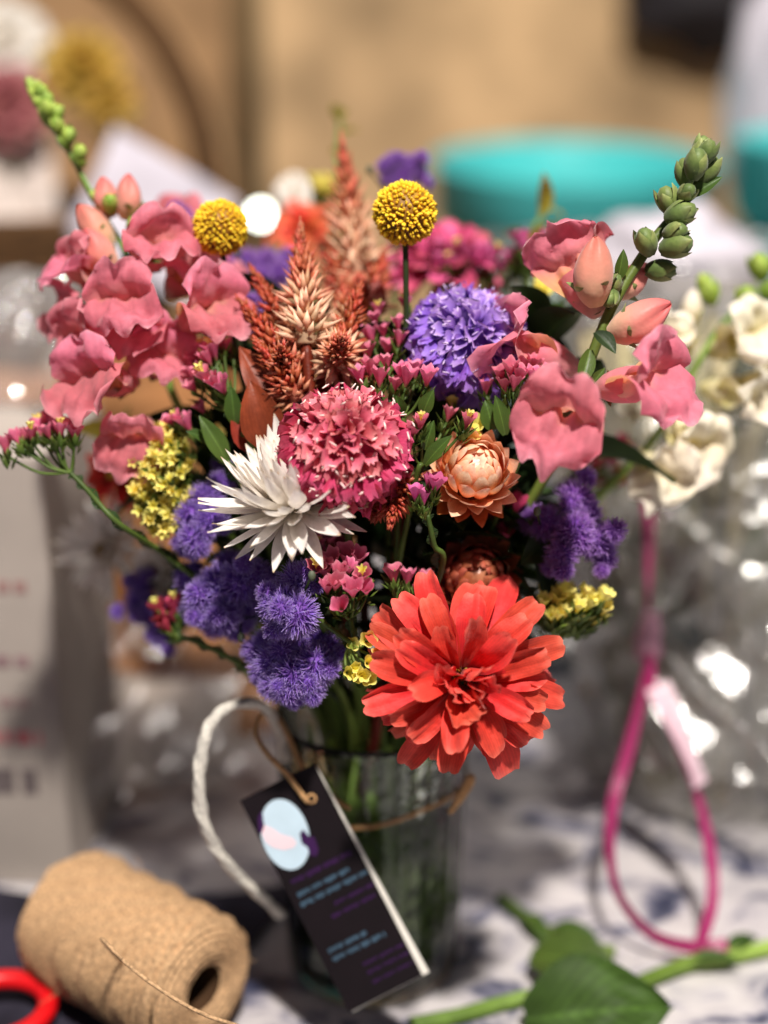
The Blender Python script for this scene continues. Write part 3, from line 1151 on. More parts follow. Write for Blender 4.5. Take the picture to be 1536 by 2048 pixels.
# ---------------------------------------------------------------- the vase and what is on it
VG = "things on the work table"
vb = MB()
prof = [(.0005, .0), (.040, .0), (.0445, .0015), (.0460, .006), (.0466, .03), (.0478, .08), (.0495, .146), (.0500, .1495), (.0494, .1512), (.0482, .1500), (.0470, .146),
        (.0450, .08), (.0438, .03), (.0425, .012), (.040, .0095), (.0005, .0095)]


def vasef(u, v):
    i = min(15, int(round(v * 15)))
    r, z = prof[i]
    k = 1 + (.010 * cos(2 * pi * 30 * u) * sstep(.004, .02, z) if 2 < i < 7 else 0)
    return (r * k * cos(2 * pi * u), r * k * sin(2 * pi * u), z), v, u


vb.grid(vasef, 180, 15, closed=True)


def thin_glass(name, tint, ior, clear, bump, bscale, rough=.02):
    """glass that lets lamp light through to what stands inside"""
    m, nt, out = nodes(name)
    N, L = nt.nodes.new, nt.links.new
    tc = N("ShaderNodeTexCoord")
    no = N("ShaderNodeTexNoise")
    no.inputs["Scale"].default_value = bscale
    L(tc.outputs["Object"], no.inputs["Vector"])
    bp = N("ShaderNodeBump")
    bp.inputs["Strength"].default_value = bump
    bp.inputs["Distance"].default_value = .003
    L(no.outputs["Fac"], bp.inputs["Height"])
    g = N("ShaderNodeBsdfGlass")
    g.inputs["Color"].default_value = tint
    g.inputs["IOR"].default_value = ior
    g.inputs["Roughness"].default_value = rough
    L(bp.outputs[0], g.inputs["Normal"])
    tr = N("ShaderNodeBsdfTransparent")
    tr.inputs[0].default_value = tint
    mx = N("ShaderNodeMixShader")
    mx.inputs[0].default_value = clear
    L(g.outputs[0], mx.inputs[1])
    L(tr.outputs[0], mx.inputs[2])
    gl = N("ShaderNodeBsdfGlossy")
    gl.inputs["Roughness"].default_value = .05
    L(bp.outputs[0], gl.inputs["Normal"])
    fr = N("ShaderNodeFresnel")
    fr.inputs[0].default_value = 1.4
    L(bp.outputs[0], fr.inputs["Normal"])
    m2 = N("ShaderNodeMixShader")
    L(fr.outputs[0], m2.inputs[0])
    L(mx.outputs[0], m2.inputs[1])
    L(gl.outputs[0], m2.inputs[2])
    L(m2.outputs[0], out.inputs[0])
    return m


T = Thing("glass_vase", "clear straight glass vase holding the mixed bouquet and green water", "vase", (VX, VY, 0.002))
T.add('body', vb.mesh('body', thin_glass('vase_glass', (.94, .98, .93, 1), 1.47, .82, .25, 140)), Matrix.Translation((VX, VY, .002)))
wb = MB()
wb.lathe([(.0005, .0094), (.0402, .0092), (.0428, .0118), (.0441, .03), (.0453, .08), (.0460, .1095), (.0440, .1088), (.0005, .1086)], 48)
single('water', wb.mesh('water', thin_glass('vase_water', (.88, .95, .74, 1), 1.33, .90, .10, 60)), "cloudy green water filling most of the glass vase", "water", Matrix.Translation((VX, VY, .002)))

JUTE = solid_mat('jute_cord', (196, 154, 108), .8, .1, .25, 900, .6, 1500)
sb = MB()
ring = []
for k in range(49):
    a = 2 * pi * k / 48
    z = .1075 + .010 * cos(a + radians(35)) + .001 * sin(5 * a)
    rr = .0478 + .0012
    ring.append((VX + rr * cos(a), VY + rr * sin(a), z))
sb.tube(ring, .00125, 8, cap=False)
HOLE = P(612, 1597, .668)
sb.tube(spline([HOLE + V(.1, -.3, -1) * .002, HOLE + V(0, 0, 1) * .0025, P(575, 1550, .666), P(535, 1508, .668), P(513, 1470, .676), P(520, 1432, .684), P(548, 1425, .69), P(575, 1470, .684), P(620, 1560, .682), P(700, 1618, .677)], 8), .00125, 8)
# bow-end hanging at the right
sb.tube(spline([P(905, 1618, .686), P(925, 1595, .680), P(945, 1562, .676), P(938, 1555, .676), P(915, 1600, .678), P(900, 1625, .682)], 8), .00135, 8)
me, M = local_mesh(sb, 'jute_string', JUTE, (VX, VY, .107))
single('jute_string', me, "thin brown jute string tied round the vase and through the tag", "string", M)

CORD = solid_mat('white_string', (205, 200, 190), .55, .4, .12, 500, .4, 700)
cb = MB()
loop = [P(572, 1520, .700), P(556, 1455, .692), P(520, 1410, .680), P(462, 1412, .668), P(420, 1450, .664), P(400, 1530, .664), P(402, 1620, .668), P(428, 1690, .676), P(475, 1750, .688), P(530, 1800, .705), P(560, 1830, .720)]
lp = spline(loop, 8)
cb.tube(lp, lambda t: .0026 + .0004 * sin(t * 60), 10)
for k in range(2):
    cb.tube([p + RT * cos(i * .4 + k * pi) * .0022 + FWD * sin(i * .4 + k * pi) * .0022 for i, p in enumerate(lp)], .0013, 6, r=k * .3)
me, M = local_mesh(cb, 'white_string', CORD, P(560, 1830, .720))
single('white_string', me, "pale whitish cord looping out from the left of the vase", "string", M)

# gift tag: dark card with round picture and blurred print, plain card behind it
TL, TR, BL, BR = P(480, 1602, .668), P(628, 1527, .668), P(665, 2040, .672), P(826, 1986, .672)
ty = (TL - BL).normalized()
tx = (TR - TL).normalized()
tn = tx.cross(ty).normalized()
ty = tn.cross(tx).normalized()
TM = Matrix(((tx.x, ty.x, tn.x, TL.x), (tx.y, ty.y, tn.y, TL.y), (tx.z, ty.z, tn.z, TL.z), (0, 0, 0, 1)))
TW, TH = (TR - TL).length, (BL - TL).length
BLACK = solid_mat('tag_black', (17, 9, 14), .6, .2, .12, 60)
CARDW = solid_mat('tag_card', (226, 222, 212), .6, .2, .05, 60)


def flat(pts, z, thick=.00012):
    b = MB()
    n = len(pts)
    vs = [(x, y, z) for x, y in pts] + [(x, y, z - thick) for x, y in pts]
    fs = [tuple(range(n)), tuple(reversed(range(n, 2 * n)))] + [(i, n + i, n + (i + 1) % n, (i + 1) % n) for i in range(n)]
    fs = [tuple(reversed(f)) for f in fs] if False else fs
    b.raw(vs, fs)
    return b


T = Thing("gift_tag", "long black gift tag with a pale round picture and blue print hanging on the vase", "tag", TM @ Vector((TW / 2, 0, 0)))
hx, hy = .78 * TW, -.125 * TH
b = flat([(0, 0), (0, -TH), (TW, -TH), (TW, 0)][:], 0, .0006)
T.add('card', b.mesh('card', BLACK, False), TM)
bb = flat([(0.0015, -.003), (.0015, -TH - .001), (TW + .0034, -TH - .0005), (TW + .0004, -.002)], -.0009, .0008)
T.add('backing_card', bb.mesh('backing_card', CARDW, False), TM)
ov = [(.30 * TW + .29 * TW * cos(a) + .05 * TW * sin(a), -.21 * TH + .150 * TH * sin(a)) for a in [2 * pi * k / 40 for k in range(40)]]
LOGO = solid_mat('print_pale_blue', (186, 208, 222), .5, .3, .03, 60)
PINKP = solid_mat('print_pale_pink', (232, 206, 214), .5, .3, .03, 60)
PURP = solid_mat('print_purple', (50, 18, 66), .5, .3, .1, 60)
BLUEP = solid_mat('print_blue', (66, 92, 112), .5, .3, .1, 60)
o = T.add('picture', flat(ov, .00016).mesh('picture', LOGO, False), TM)
pk = [(.06, -.16), (.13, -.135), (.20, -.165), (.25, -.20), (.36, -.235), (.38, -.262), (.32, -.275), (.20, -.265), (.10, -.235), (.05, -.20)]
T.add('pink_shape', flat([(x * TW, y * TH) for x, y in reversed(pk)], .00030).mesh('pink_shape', PINKP, False), TM, parent=o)
pp = [(.46, -.235), (.52, -.225), (.545, -.26), (.60, -.275), (.575, -.33), (.52, -.35), (.45, -.335), (.47, -.30), (.43, -.275)]
T.add('purple_shape', flat([(x * TW, y * TH) for x, y in reversed(pp)], .00030).mesh('purple_shape', PURP, False), TM, parent=o)
pq = [(.03, -.15), (.10, -.095), (.19, -.075), (.14, -.12), (.13, -.135), (.06, -.16)]
T.add('purple_shape', flat([(x * TW, y * TH) for x, y in reversed(pq)], .00044).mesh('purple_shape', PURP, False), TM, parent=o)


def textline(x0, x1, y, h, mat):
    """a line of small print too blurred to read: rows of upright strokes grouped in words"""
    b = MB()
    x = x0 * TW
    while x < x1 * TW:
        wl = rnd(.004, .0075)
        xe = min(x + wl, x1 * TW)
        while x < xe:
            cw = rnd(.0007, .0011)
            y0 = y * TH
            hh = h * rnd(.7, 1.15)
            q = [(x, y0), (x, y0 - hh), (x + cw * .7, y0 - hh), (x + cw * .7, y0)]
            n0 = len(b.v)
            b.raw([(a_, c_, .00016) for a_, c_ in q] + [(a_, c_, .00002) for a_, c_ in q], [(0, 1, 2, 3), (7, 6, 5, 4), (0, 4, 5, 1), (1, 5, 6, 2), (2, 6, 7, 3), (3, 7, 4, 0)])
            x += cw
        x += .0011
    T.add('print_line', b.mesh('print_line', mat, False), TM)


textline(.10, .90, -.392, .0024, PURP)
textline(.10, .80, -.452, .0022, BLUEP)
textline(.08, .97, -.495, .0022, BLUEP)
textline(.45, .97, -.555, .0018, PURP)
textline(.35, .95, -.600, .0018, PURP)
textline(.12, .62, -.722, .0022, BLUEP)
textline(.12, .82, -.762, .0022, BLUEP)
for yy in (-.84, -.88, -.925):
    textline(.42, .97, yy, .0016, PURP)
eb = MB()
eb.lathe([(.0016, 0), (.0024, .0002), (.0026, .0005), (.0024, .0007), (.0016, .0008)], 16)
T.add('eyelet', eb.mesh('eyelet', JUTE), TM @ Matrix.Translation((hx, hy, .0001)))

# ---------------------------------------------------------------- table and cloth
m, nt, out = nodes('cloth_print')
N, L = nt.nodes.new, nt.links.new
tc = N("ShaderNodeTexCoord")
mp = N("ShaderNodeMapping")
mp.inputs["Scale"].default_value = (1.0, 1.35, 1.0)
L(tc.outputs["Object"], mp.inputs["Vector"])
n1 = N("ShaderNodeTexNoise")
n1.inputs["Scale"].default_value = 19
n1.inputs["Detail"].default_value = 3.0
n1.inputs["Roughness"].default_value = .6
n1.inputs["Distortion"].default_value = 1.0
L(mp.outputs[0], n1.inputs["Vector"])
rp = ramp(nt, [(0.32, (44, 48, 72)), (0.39, (112, 112, 130)), (0.46, (180, 175, 180)), (0.6, (206, 201, 201)), (0.70, (160, 157, 170))])
L(n1.outputs["Fac"], rp.inputs["Fac"])
pb = N("ShaderNodeBsdfPrincipled")
L(rp.outputs["Color"], pb.inputs["Base Color"])
pb.inputs["Roughness"].default_value = .38
n3 = N("ShaderNodeTexNoise")
n3.inputs["Scale"].default_value = 25
n3.inputs["Detail"].default_value = 4
L(mp.outputs[0], n3.inputs["Vector"])
bp = N("ShaderNodeBump")
bp.inputs["Strength"].default_value = .5
bp.inputs["Distance"].default_value = .006
L(n3.outputs["Fac"], bp.inputs["Height"])
L(bp.outputs[0], pb.inputs["Normal"])
L(pb.outputs[0], out.inputs[0])
CLOTH = m
x0, x1, y0, y1 = -.95, .95, -.62, .80
b = MB()


def clothf(u, v):
    x = x0 + (x1 - x0) * u
    y = y0 + (y1 - y0) * v
    z = .0016 + .0030 * max(0, noise.noise(Vector((x * 9, y * 11, 1.3))) - .1) * (1 if abs(x) + abs(y) > .02 else 1)
    r = sqrt((x - VX) ** 2 + (y - VY) ** 2)
    z = .0016 + (z - .0016) * sstep(.06, .16, r)
    return (x, y, z), 0, 0


b.grid(clothf, 90, 80)
for (xa, ya, xb, yb) in ((x0, y0, x1, y0), (x1, y0, x1, y1), (x1, y1, x0, y1), (x0, y1, x0, y0)):
    def skirt(u, v, xa=xa, ya=ya, xb=xb, yb=yb):
        x, y = xa + (xb - xa) * u, ya + (yb - ya) * u
        nx, ny = (yb - ya), -(xb - xa)
        l = sqrt(nx * nx + ny * ny)
        k = v * (.012 + .010 * sin(u * 40))
        return (x + nx / l * k, y + ny / l * k, .0016 - .22 * v), 0, 0
    b.grid(skirt, 60, 4)
single('tablecloth', b.mesh('tablecloth', CLOTH), "white tablecloth printed with dark navy marks covering the work table", "tablecloth")
WOOD = solid_mat('table_wood', (130, 96, 64), .6, .3, .2, 8, .2, 60, stretch=(1, 12, 12))
T = Thing("work_table", "plain work table carrying the vase and hidden under the printed cloth", "table", (0, .09, -.75))
b = MB()
b.box(x0 + .004, y0 + .004, -.028, x1 - .004, y1 - .004, 0)
T.add('tabletop', b.mesh('tabletop', WOOD, False))
for sx in (x0 + .06, x1 - .10):
    for sy in (y0 + .06, y1 - .10):
        b = MB()
        b.box(sx, sy, -.75, sx + .045, sy + .045, -.028)
        T.add('leg', b.mesh('leg', WOOD, False))

SHADE = solid_mat('table_shade', (22, 22, 34), .75, .2, .3, 14, .5, 20, col2=(62, 58, 74))  # dark colour of a sheet added to stand for shade on the table
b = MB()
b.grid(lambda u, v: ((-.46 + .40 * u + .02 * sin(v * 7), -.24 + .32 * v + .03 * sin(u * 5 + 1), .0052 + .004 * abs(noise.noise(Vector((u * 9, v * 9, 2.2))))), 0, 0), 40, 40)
single('shade_sheet', b.mesh('shade_sheet', SHADE), "rumpled dark navy sheet added as shade under the twine spool and scissors", "cloth")
# ground of trodden earth
b = MB()
b.grid(lambda u, v: ((-14 + 28 * u, -6 + 30 * v, -.75 + .015 * noise.noise(Vector((u * 40, v * 40, 0)))), 0, 0), 60, 60)
single('ground', b.mesh('ground', solid_mat('packed_earth', (150, 120, 86), .95, .1, .25, 3, .5, 30)), None, None, kind='structure')

def table_pt(px, py, z=.004):
    """point on the plane z where the photo pixel looks"""
    d = FWD + RT * ((px - 768) * K) + UP * ((1024 - py) * K)
    t = (z - CAM.z) / d.z
    return CAM + d * t


# ---------------------------------------------------------------- twine spool, scissors, cut stems in front
TW1 = solid_mat('twine', (190, 155, 118), .85, .1, .22, 600, .5, 900)
fc = Vector((-.0885, -.078, .0375))
fc.z = .0405
back = fc - Vector((.78, -.62, 0)).normalized() * .100
ax = (fc - back).normalized()
SF = axis_frame(back, ax)
SLen = (fc - back).length
R0, R1 = .0350, .0345
b = MB()


def spoolf(u, v):
    a = 2 * pi * u
    r = R0 + (R1 - R0) * v
    r *= 1 - .10 * (1 - sstep(0, .06, v)) - .06 * sstep(.93, 1, v)
    r += .0010 * sin(v * 150 + 7 * sin(a)) + .0010 * sin(v * 120 - 6 * cos(2 * a)) + .0012 * noise.noise(Vector((cos(a) * 2, sin(a) * 2, v * 5)))
    return (r * cos(a), r * sin(a), v * SLen), v, u


b.grid(spoolf, 64, 150, closed=True)
T = Thing("twine_spool", "big tan spool of jute twine lying on its side left of the vase", "twine spool", (back + fc) / 2 - Vector((0, 0, .037)))
T.add('wound_twine', b.mesh('wound_twine', TW1), SF)
b = MB()


def facef(u, v):
    a = 2 * pi * u
    r = R1 * .94 + (.0115 - R1 * .94) * v
    z = SLen + .004 * sin(v * pi * .9) + .0007 * sin(v * 46 + a * 1.0) + .0006 * noise.noise(Vector((r * 300, a * 2, 0)))
    return (r * cos(a), r * sin(a), z), v, u


b.grid(facef, 64, 40, closed=True)
T.add('end_face', b.mesh('end_face', TW1), SF)
b = MB()
b.lathe([(.0115, SLen + .001), (.0115, SLen - .06), (.0005, SLen - .0605)], 24)
T.add('core_hole', b.mesh('core_hole', solid_mat('spool_core', (70, 50, 34), .9, .1)), SF)
b = MB()
b.lathe([(.0005, .0), (R0 * .9, .0)], 40)
T.add('end_face', b.mesh('end_face', TW1), SF)
b = MB()
b.tube(spline([SF @ Vector((R1 * cos(2.2), R1 * sin(2.2), SLen * .55)), P(205, 1880, .640), P(262, 1935, .628), P(330, 1985, .622), P(400, 2025, .620), P(470, 2050, .622), P(560, 2075, .63)], 10), .0009, 6)
for k in range(26):
    a = rnd(0, 2 * pi)
    v = rnd(.2, 1)
    r = R0 + (R1 - R0) * v
    p = SF @ Vector((r * cos(a), r * sin(a), v * SLen))
    q = SF @ Vector((r * cos(a) * 1.04, r * sin(a) * 1.04, v * SLen))
    dd = (q - p).normalized()
    b.tube([p, p + dd * .003 + Vector((rnd(-1, 1), rnd(-1, 1), rnd(-1, 1))) * .003, p + dd * .004 + Vector((rnd(-1, 1), rnd(-1, 1), rnd(-1, 1))) * .008], .0002, 4)
T.add('loose_end', *local_mesh(b, 'loose_end', TW1, fc))

RED = solid_mat('red_plastic', (214, 20, 26), .28, .5, .04, 60)
STEEL = solid_mat('scissor_steel', (180, 180, 184), .25, .5, .05, 60, metal=1.0)
sc0 = Vector(table_pt(-10, 2015, .018))
T = Thing("scissors", "scissors with bright red ring handles lying in the near left corner", "scissors", Vector((sc0.x, sc0.y, .003)))
for (dx, dy, rx, ry, ang) in ((0, 0, .026, .019, .3), (-.035, -.030, .024, .018, .9)):
    b = MB()
    rg = []
    for k in range(33):
        a = 2 * pi * k / 32
        p = Vector((rx * cos(a), ry * sin(a), 0))
        rg.append(Matrix.Rotation(ang, 3, 'Z') @ p + Vector((sc0.x + dx, sc0.y + dy, .0165 + .004 * sin(a))))
    b.tube(rg, .0052, 10, cap=False)
    T.add('handle', *local_mesh(b, 'handle', RED, rg[0]))
for s in (0, 1):
    b = MB()
    a0 = Vector((sc0.x - .025, sc0.y + .004 - s * .02, .012 + s * .003))
    a1 = a0 + Vector((-.11, -.03 + s * .045, 0))
    sd = (a1 - a0).cross(Vector((0, 0, 1))).normalized() * .006
    b.raw([a0 - sd, a0 + sd, a1, a0 - sd + Vector((0, 0, .002)), a0 + sd + Vector((0, 0, .002)), a1 + Vector((0, 0, .001))], [(0, 2, 1), (3, 4, 5), (0, 1, 4, 3), (1, 2, 5, 4), (2, 0, 3, 5)])
    T.add('blade', *local_mesh(b, 'blade', STEEL, a0, False))


# broad cut leaf and trimmed stems
l0, l1 = table_pt(1105, 2075, .010), table_pt(1290, 1930, .030)
T = Thing("cut_stem", "trimmed green stem with one broad curled leaf at the near right", "cut stem", Vector((l0.x, l0.y, .003)))
L_ = .056
b = MB()
b.grid(petal_fn(L=.074, W=.058, a0=.35, a1=-.75, base=.3, vm=.42, tipw=.03, pw=1.6, point=1, fold=.22, cup=-.15, ruf=.035, rf=4, wr=.10), 18, 22)
me = b.mesh('leaf', petal_mat('broad_leaf', [(0, (46, 70, 26)), (1, (58, 88, 34))], rough=.6, transl=.25, vein=.12, mscale=60, mottle=.25, spec=.25, leafv=1))
T.add('leaf', me, frame(table_pt(1050, 2040, .012), (table_pt(1320, 2015, .022) - table_pt(1050, 2040, .012)), Vector((-.1, -.75, .7))))
b = MB()
b.tube(spline([table_pt(820, 2050, .006), table_pt(920, 2030, .006), table_pt(1010, 2005, .006), table_pt(1080, 1995, .008), table_pt(1140, 2040, .010)], 8), .0040, 9)
T.add('stem', *local_mesh(b, 'stem', MAT['stem_bright'], l0))
b = MB()
b.grid(petal_fn(L=.05, W=.034, a0=.3, a1=-.6, base=.25, vm=.42, tipw=.04, pw=1.7, point=1, fold=.2, cup=.1, ruf=.03), 8, 10)
T.add('leaf', b.mesh('leaf', MAT['leaf']), frame(table_pt(1060, 1915, .012), table_pt(1310, 1960, .02) - table_pt(1060, 1915, .012), Vector((.1, -.3, 1))))

for (lab, pts, r, mt) in (("trimmed green stem lying beneath the pink ribbon at the right", [(1280, 1965), (1370, 1930), (1450, 1915), (1560, 1890)], .0042, 'stem_bright'),
                          ("thin olive twig lying right of the vase foot", [(1000, 1795), (1045, 1830), (1095, 1862), (1160, 1890), (1230, 1905)], .0035, 'stem')):
    b = MB()
    q = [table_pt(x, y, r + .003) for x, y in pts]
    b.tube(spline(q, 8), r, 8)
    T = Thing("cut_stem", lab, "cut stem", q[0])
    T.add('stem', *local_mesh(b, 'stem', MAT[mt], q[0]))
    for k in (1, 2):
        T.add('leaf', leaf_variants('leaf', MAT['leaf'], .03, .012), frame(q[k], (q[k] - q[k - 1]).normalized() + Vector((0, .5 * (-1) ** k, .2)), (0, 0, 1)))

# ---------------------------------------------------------------- wrapped bouquet at the right
FILM = film_mat('clear_film', haze=.14, hcol=(.70, .64, .55, 1), rough=.22, bscale=22, bump=1.0)
RIB = petal_mat('ribbon_pink', [(0, (170, 44, 100)), (1, (186, 70, 120))], rough=.25, transl=.5, spec=.6, mottle=.05)


def crumple_cone(name, base, axis, H, r0, r1, mat, seed, amp=.12, n=56, m=44, a0=0, a1=2 * pi):
    b = MB()
    F = axis_frame(base, axis)

    def fn(u, v):
        a = a0 + (a1 - a0) * u
        r = r0 + (r1 - r0) * v
        q = Vector((cos(a) * 2.2, sin(a) * 2.2, v * 3.0 + seed))
        k = 1 + amp * (noise.noise(q) + .6 * abs(noise.noise(q * 2.3)) + .35 * noise.noise(q * 5.1))
        return (r * k * cos(a), r * k * sin(a), H * v), v, u
    b.grid(fn, n, m, F, closed=(a1 - a0 > 6.2))
    return b


wb0 = table_pt(1380, 1830, .004)
wb0 = Vector((.215, .20, .004))
T = Thing("wrapped_bouquet", "bundle of stems in crinkled clear film tied with curling magenta ribbon", "bouquet", wb0)
b = crumple_cone('wrap', wb0 + Vector((0, 0, .002)), (-.02, .10, 1), .34, .070, .125, FILM, 3.1, .16, 34, 22)
b.v = [(Vector(p) + Vector((rnd(-1, 1), rnd(-1, 1), rnd(-1, 1))) * .0045)[:] for p in b.v]
T.add('film_wrap', *local_mesh(b, 'film_wrap', FILM, wb0, False))
sm = petal_mat('dry_stem', [(0, (150, 140, 104)), (1, (178, 168, 128))], transl=0, var=.3)
b = MB()
for k in range(40):
    a = k * 2.4
    r = .050 * sqrt(k / 40)
    p = wb0 + Vector((r * cos(a), r * sin(a), .006))
    q = wb0 + Vector((r * cos(a) * 1.7 - .005, r * sin(a) * 1.7 + .03, .30))
    b.tube([p, p.lerp(q, .5) + Vector((rnd(-.006, .006), rnd(-.006, .006), 0)), q], .0034, 6, r=rnd(0, 1))
T.add('stems', *local_mesh(b, 'stems', sm, wb0), kind='stuff')
for k in range(26):
    a = k * 2.4
    T.add('leaf', leaf_variants('leaf', MAT['leaf'], .06, .026), frame(wb0 + Vector((.05 * cos(a), .05 * sin(a), rnd(.05, .26))), Vector((cos(a) * .5, sin(a) * .5, 1)), Vector((cos(a), sin(a), 0))))
WD = .845


def ribbon(pts, wd, name='ribbon_strand', n=8):
    ps = spline([P(*p) for p in pts], n)
    b = MB()
    for k in range(len(ps) - 1):
        d = (ps[k + 1] - ps[k]).normalized()
        tw0, tw1 = .9 * sin(k * .09), .9 * sin((k + 1) * .09)
        s0 = d.cross(FWD).normalized()
        s1 = s0
        w0 = s0 * cos(tw0) + FWD * sin(tw0)
        w1 = s1 * cos(tw1) + FWD * sin(tw1)
        b.raw([ps[k] - w0 * wd, ps[k] + w0 * wd, ps[k + 1] + w1 * wd, ps[k + 1] - w1 * wd], [(0, 1, 2, 3)], ts=[0, 1, 1, 0])
    return b


T2 = Thing("pink_ribbon", "long magenta ribbon curling down the clear film bouquet in a teardrop loop", "ribbon", P(1400, 1885, .765))
for pts, wd in (([(1293, 960, .83), (1298, 1080, .825), (1296, 1200, .82), (1294, 1330, .81), (1262, 1480, .80), (1228, 1600, .790), (1220, 1700, .78), (1238, 1790, .77), (1300, 1866, .765), (1380, 1893, .764), (1455, 1888, .765)], .0036),
                ([(1294, 1290, .812), (1308, 1380, .806), (1352, 1480, .80), (1395, 1590, .797), (1420, 1700, .785), (1425, 1800, .775), (1400, 1888, .765)], .0036)):
    b = ribbon(pts, wd)
    T2.add('ribbon_strand', *local_mesh(b, 'ribbon_strand', RIB, P(1294, 1330, .81)))
b = MB()
b.blob(.0065, .005, .013, 20, 14, Matrix.Translation(P(1298, 1275, .812)), amp=.9, fr=2.2, seed=3)
T2.add('knot', *local_mesh(b, 'knot', petal_mat('ribbon_pale', [(0, (214, 150, 170)), (1, (226, 176, 190))], rough=.3, transl=.2, spec=.6), P(1298, 1275, .812)))
b = ribbon([(1315, 1370, .803), (1350, 1440, .797), (1385, 1520, .793), (1402, 1570, .792)], .0075)
T2.add('satin_tail', *local_mesh(b, 'satin_tail', petal_mat('ribbon_satin', [(0, (240, 200, 216)), (1, (246, 220, 230))], rough=.2, transl=.2, spec=.7), P(1350, 1440, .797)))

# clear sleeve lying behind it, and more film on the table
GLINT = film_mat('glossy_film', haze=.30, hcol=(.60, .57, .56, 1), rough=.07, bscale=14, bump=1.0)


def crumple_sheet(name, label, cat, c, ux, uy, w_, h_, mat, seed, amp=.03, n=40, group=None, fr=7.0, facet=False, ridge=None):
    """crumpled sheet centred at c spanned by ux (half width w_) and uy (half height h_)"""
    ux = Vector(ux).normalized()
    uy = Vector(uy).normalized()
    nn = ux.cross(uy).normalized()
    b = MB()

    def fn(u, v):
        x, y = (u * 2 - 1) * w_, (v * 2 - 1) * h_
        q = Vector((x * fr, y * fr, seed))
        z = amp * (noise.noise(q) + .8 * abs(noise.noise(q * 2.1)) + .4 * abs(noise.noise(q * 4.7)))
        if ridge:
            q_ = x * ridge[0] + y * ridge[1] + .012 * noise.noise(Vector((x * 14, y * 14, seed + 4)))
            z += ridge[2] * (1 - abs(sin(q_ * ridge[3]))) ** 2 * (.55 + .7 * abs(noise.noise(Vector((x * 7, y * 7, seed + 7)))))
        k = 1 + .12 * noise.noise(Vector((x * 6, y * 6, seed + 9)))
        return Vector(c) + ux * x * k + uy * y * k + nn * z, v, u
    b.grid(fn, n, n)
    if facet:
        b.v = [(Vector(p) + Vector((rnd(-1, 1), rnd(-1, 1), rnd(-1, 1))) * facet)[:] for p in b.v]
    me, M = local_mesh(b, name, mat, Vector(c) - uy * h_, not facet)
    return single(name, me, label, cat, M, group)


crumple_sheet("film_sheet", "glossy crinkled clear film standing at the right edge with bright glints", "clear film", P(1455, 1225, .85), (1, -.20, 0), (-.05, .62, 1), .062, .105, film_mat("bright_film", haze=.07, hcol=(.7, .68, .64, 1), rough=.16, bscale=60, bump=.25), 2.2, .016, 110, fr=4, ridge=(.75, .66, .013, 70))
crumple_sheet("film_sheet", "grey crinkled film sheet behind the purple tuft at the right", "clear film", (.26, .42, .17), (1, -.1, .0), (0, .35, 1), .19, .17, film_mat('grey_film', haze=.40, hcol=(.50, .48, .47, 1), rough=.2, bscale=14, bump=1.0), 5.2, .04, 22, facet=.004)
crumple_sheet("film_sheet", "clear crinkled film lying on the cloth left of the vase", "clear film", (-.15, .17, .075), (1, .3, .1), (.1, .65, 1), .09, .06, film_mat('low_film', haze=.08, hcol=(.6, .57, .56, 1), rough=.18, bscale=60, bump=.3), 8.4, .03, 70, ridge=(.8, -.6, .010, 110))

# ---------------------------------------------------------------- left side clutter
BOXW = solid_mat('white_carton', (172, 162, 154), .7, .2, .05, 12, .1, 40)
T = Thing("white_carton", "pale upright carton with faded pink and grey print at the left edge", "carton", (-.33, .14, .004))
q0 = P(145, 1745, .835)
bx1 = q0.x
b = MB()
b.box(-.22, 0, 0, 0, .12, .262)
CM = Matrix.Translation((bx1, q0.y, .004)) @ Matrix.Rotation(radians(-4), 4, 'Z')
T.add('carton_body', b.mesh('carton_body', BOXW, False), CM)
for (xa, za, xb, zb, col) in ((-.20, .185, -.011, .192, (150, 120, 116)), (-.22, .165, -.05, .170, (150, 130, 126)), (-.20, .140, -.014, .147, (146, 120, 122)), (-.20, .115, -.018, .121, (150, 126, 124)), (-.20, .092, -.012, .100, (192, 112, 116)), (-.20, .060, -.016, .076, (110, 100, 100))):
    b = MB()
    x = xa
    while x < xb:
        wl = rnd(.004, .014)
        b.box(x, -.0006, za, min(x + wl, xb) , -.0001, zb)
        x += wl + rnd(.002, .005)
    T.add('print_line', b.mesh('print_line', solid_mat('carton_print', col, .7, .2), False), CM)
crumple_sheet("plastic_sleeve", "shiny clear plastic sleeve standing behind the pale carton", "plastic sleeve", (-.255, .20, .295), (1, .3, 0), (.25, .62, 1), .06, .06, GLINT, 1.4, .03, 60, ridge=(.9, .3, .010, 90))
PAPW = solid_mat('tissue_paper', (214, 200, 192), .75, .2, .06, 20, .5, 14)
PAPL = solid_mat('lavender_tissue', (206, 200, 212), .75, .2, .06, 20, .5, 14)
KRAFT = solid_mat('kraft_paper', (206, 168, 124), .85, .15, .10, 5, .6, 9)
KRAFTD = solid_mat('brown_paper', (158, 110, 70), .85, .15, .18, 7, .6, 9)
crumple_sheet("tissue_paper", "crumpled pale tissue paper behind the far left statice", "tissue paper", (-.43, .62, .26), (1, .2, .2), (-.2, .4, 1), .15, .13, PAPW, 4.4, .05)
crumple_sheet("kraft_paper", "rumpled kraft wrapping paper behind the left snapdragon", "wrapping paper", (-.56, .78, .26), (1, 0, .1), (0, .3, 1), .22, .16, KRAFT, 6.4, .06)
crumple_sheet("tissue_paper", "smooth white paper sheet folded to a slope at upper left", "tissue paper", P(305, 430, 1.22), (1, 0, -.60), (.45, .5, 1), .060, .050, PAPL, 7.7, .015, fr=4)
crumple_sheet("kraft_paper", "brown rumpled paper on the table between carton and vase", "wrapping paper", (-.20, .33, .12), (1, 0, .05), (0, .45, 1), .17, .15, KRAFTD, 3.3, .07)
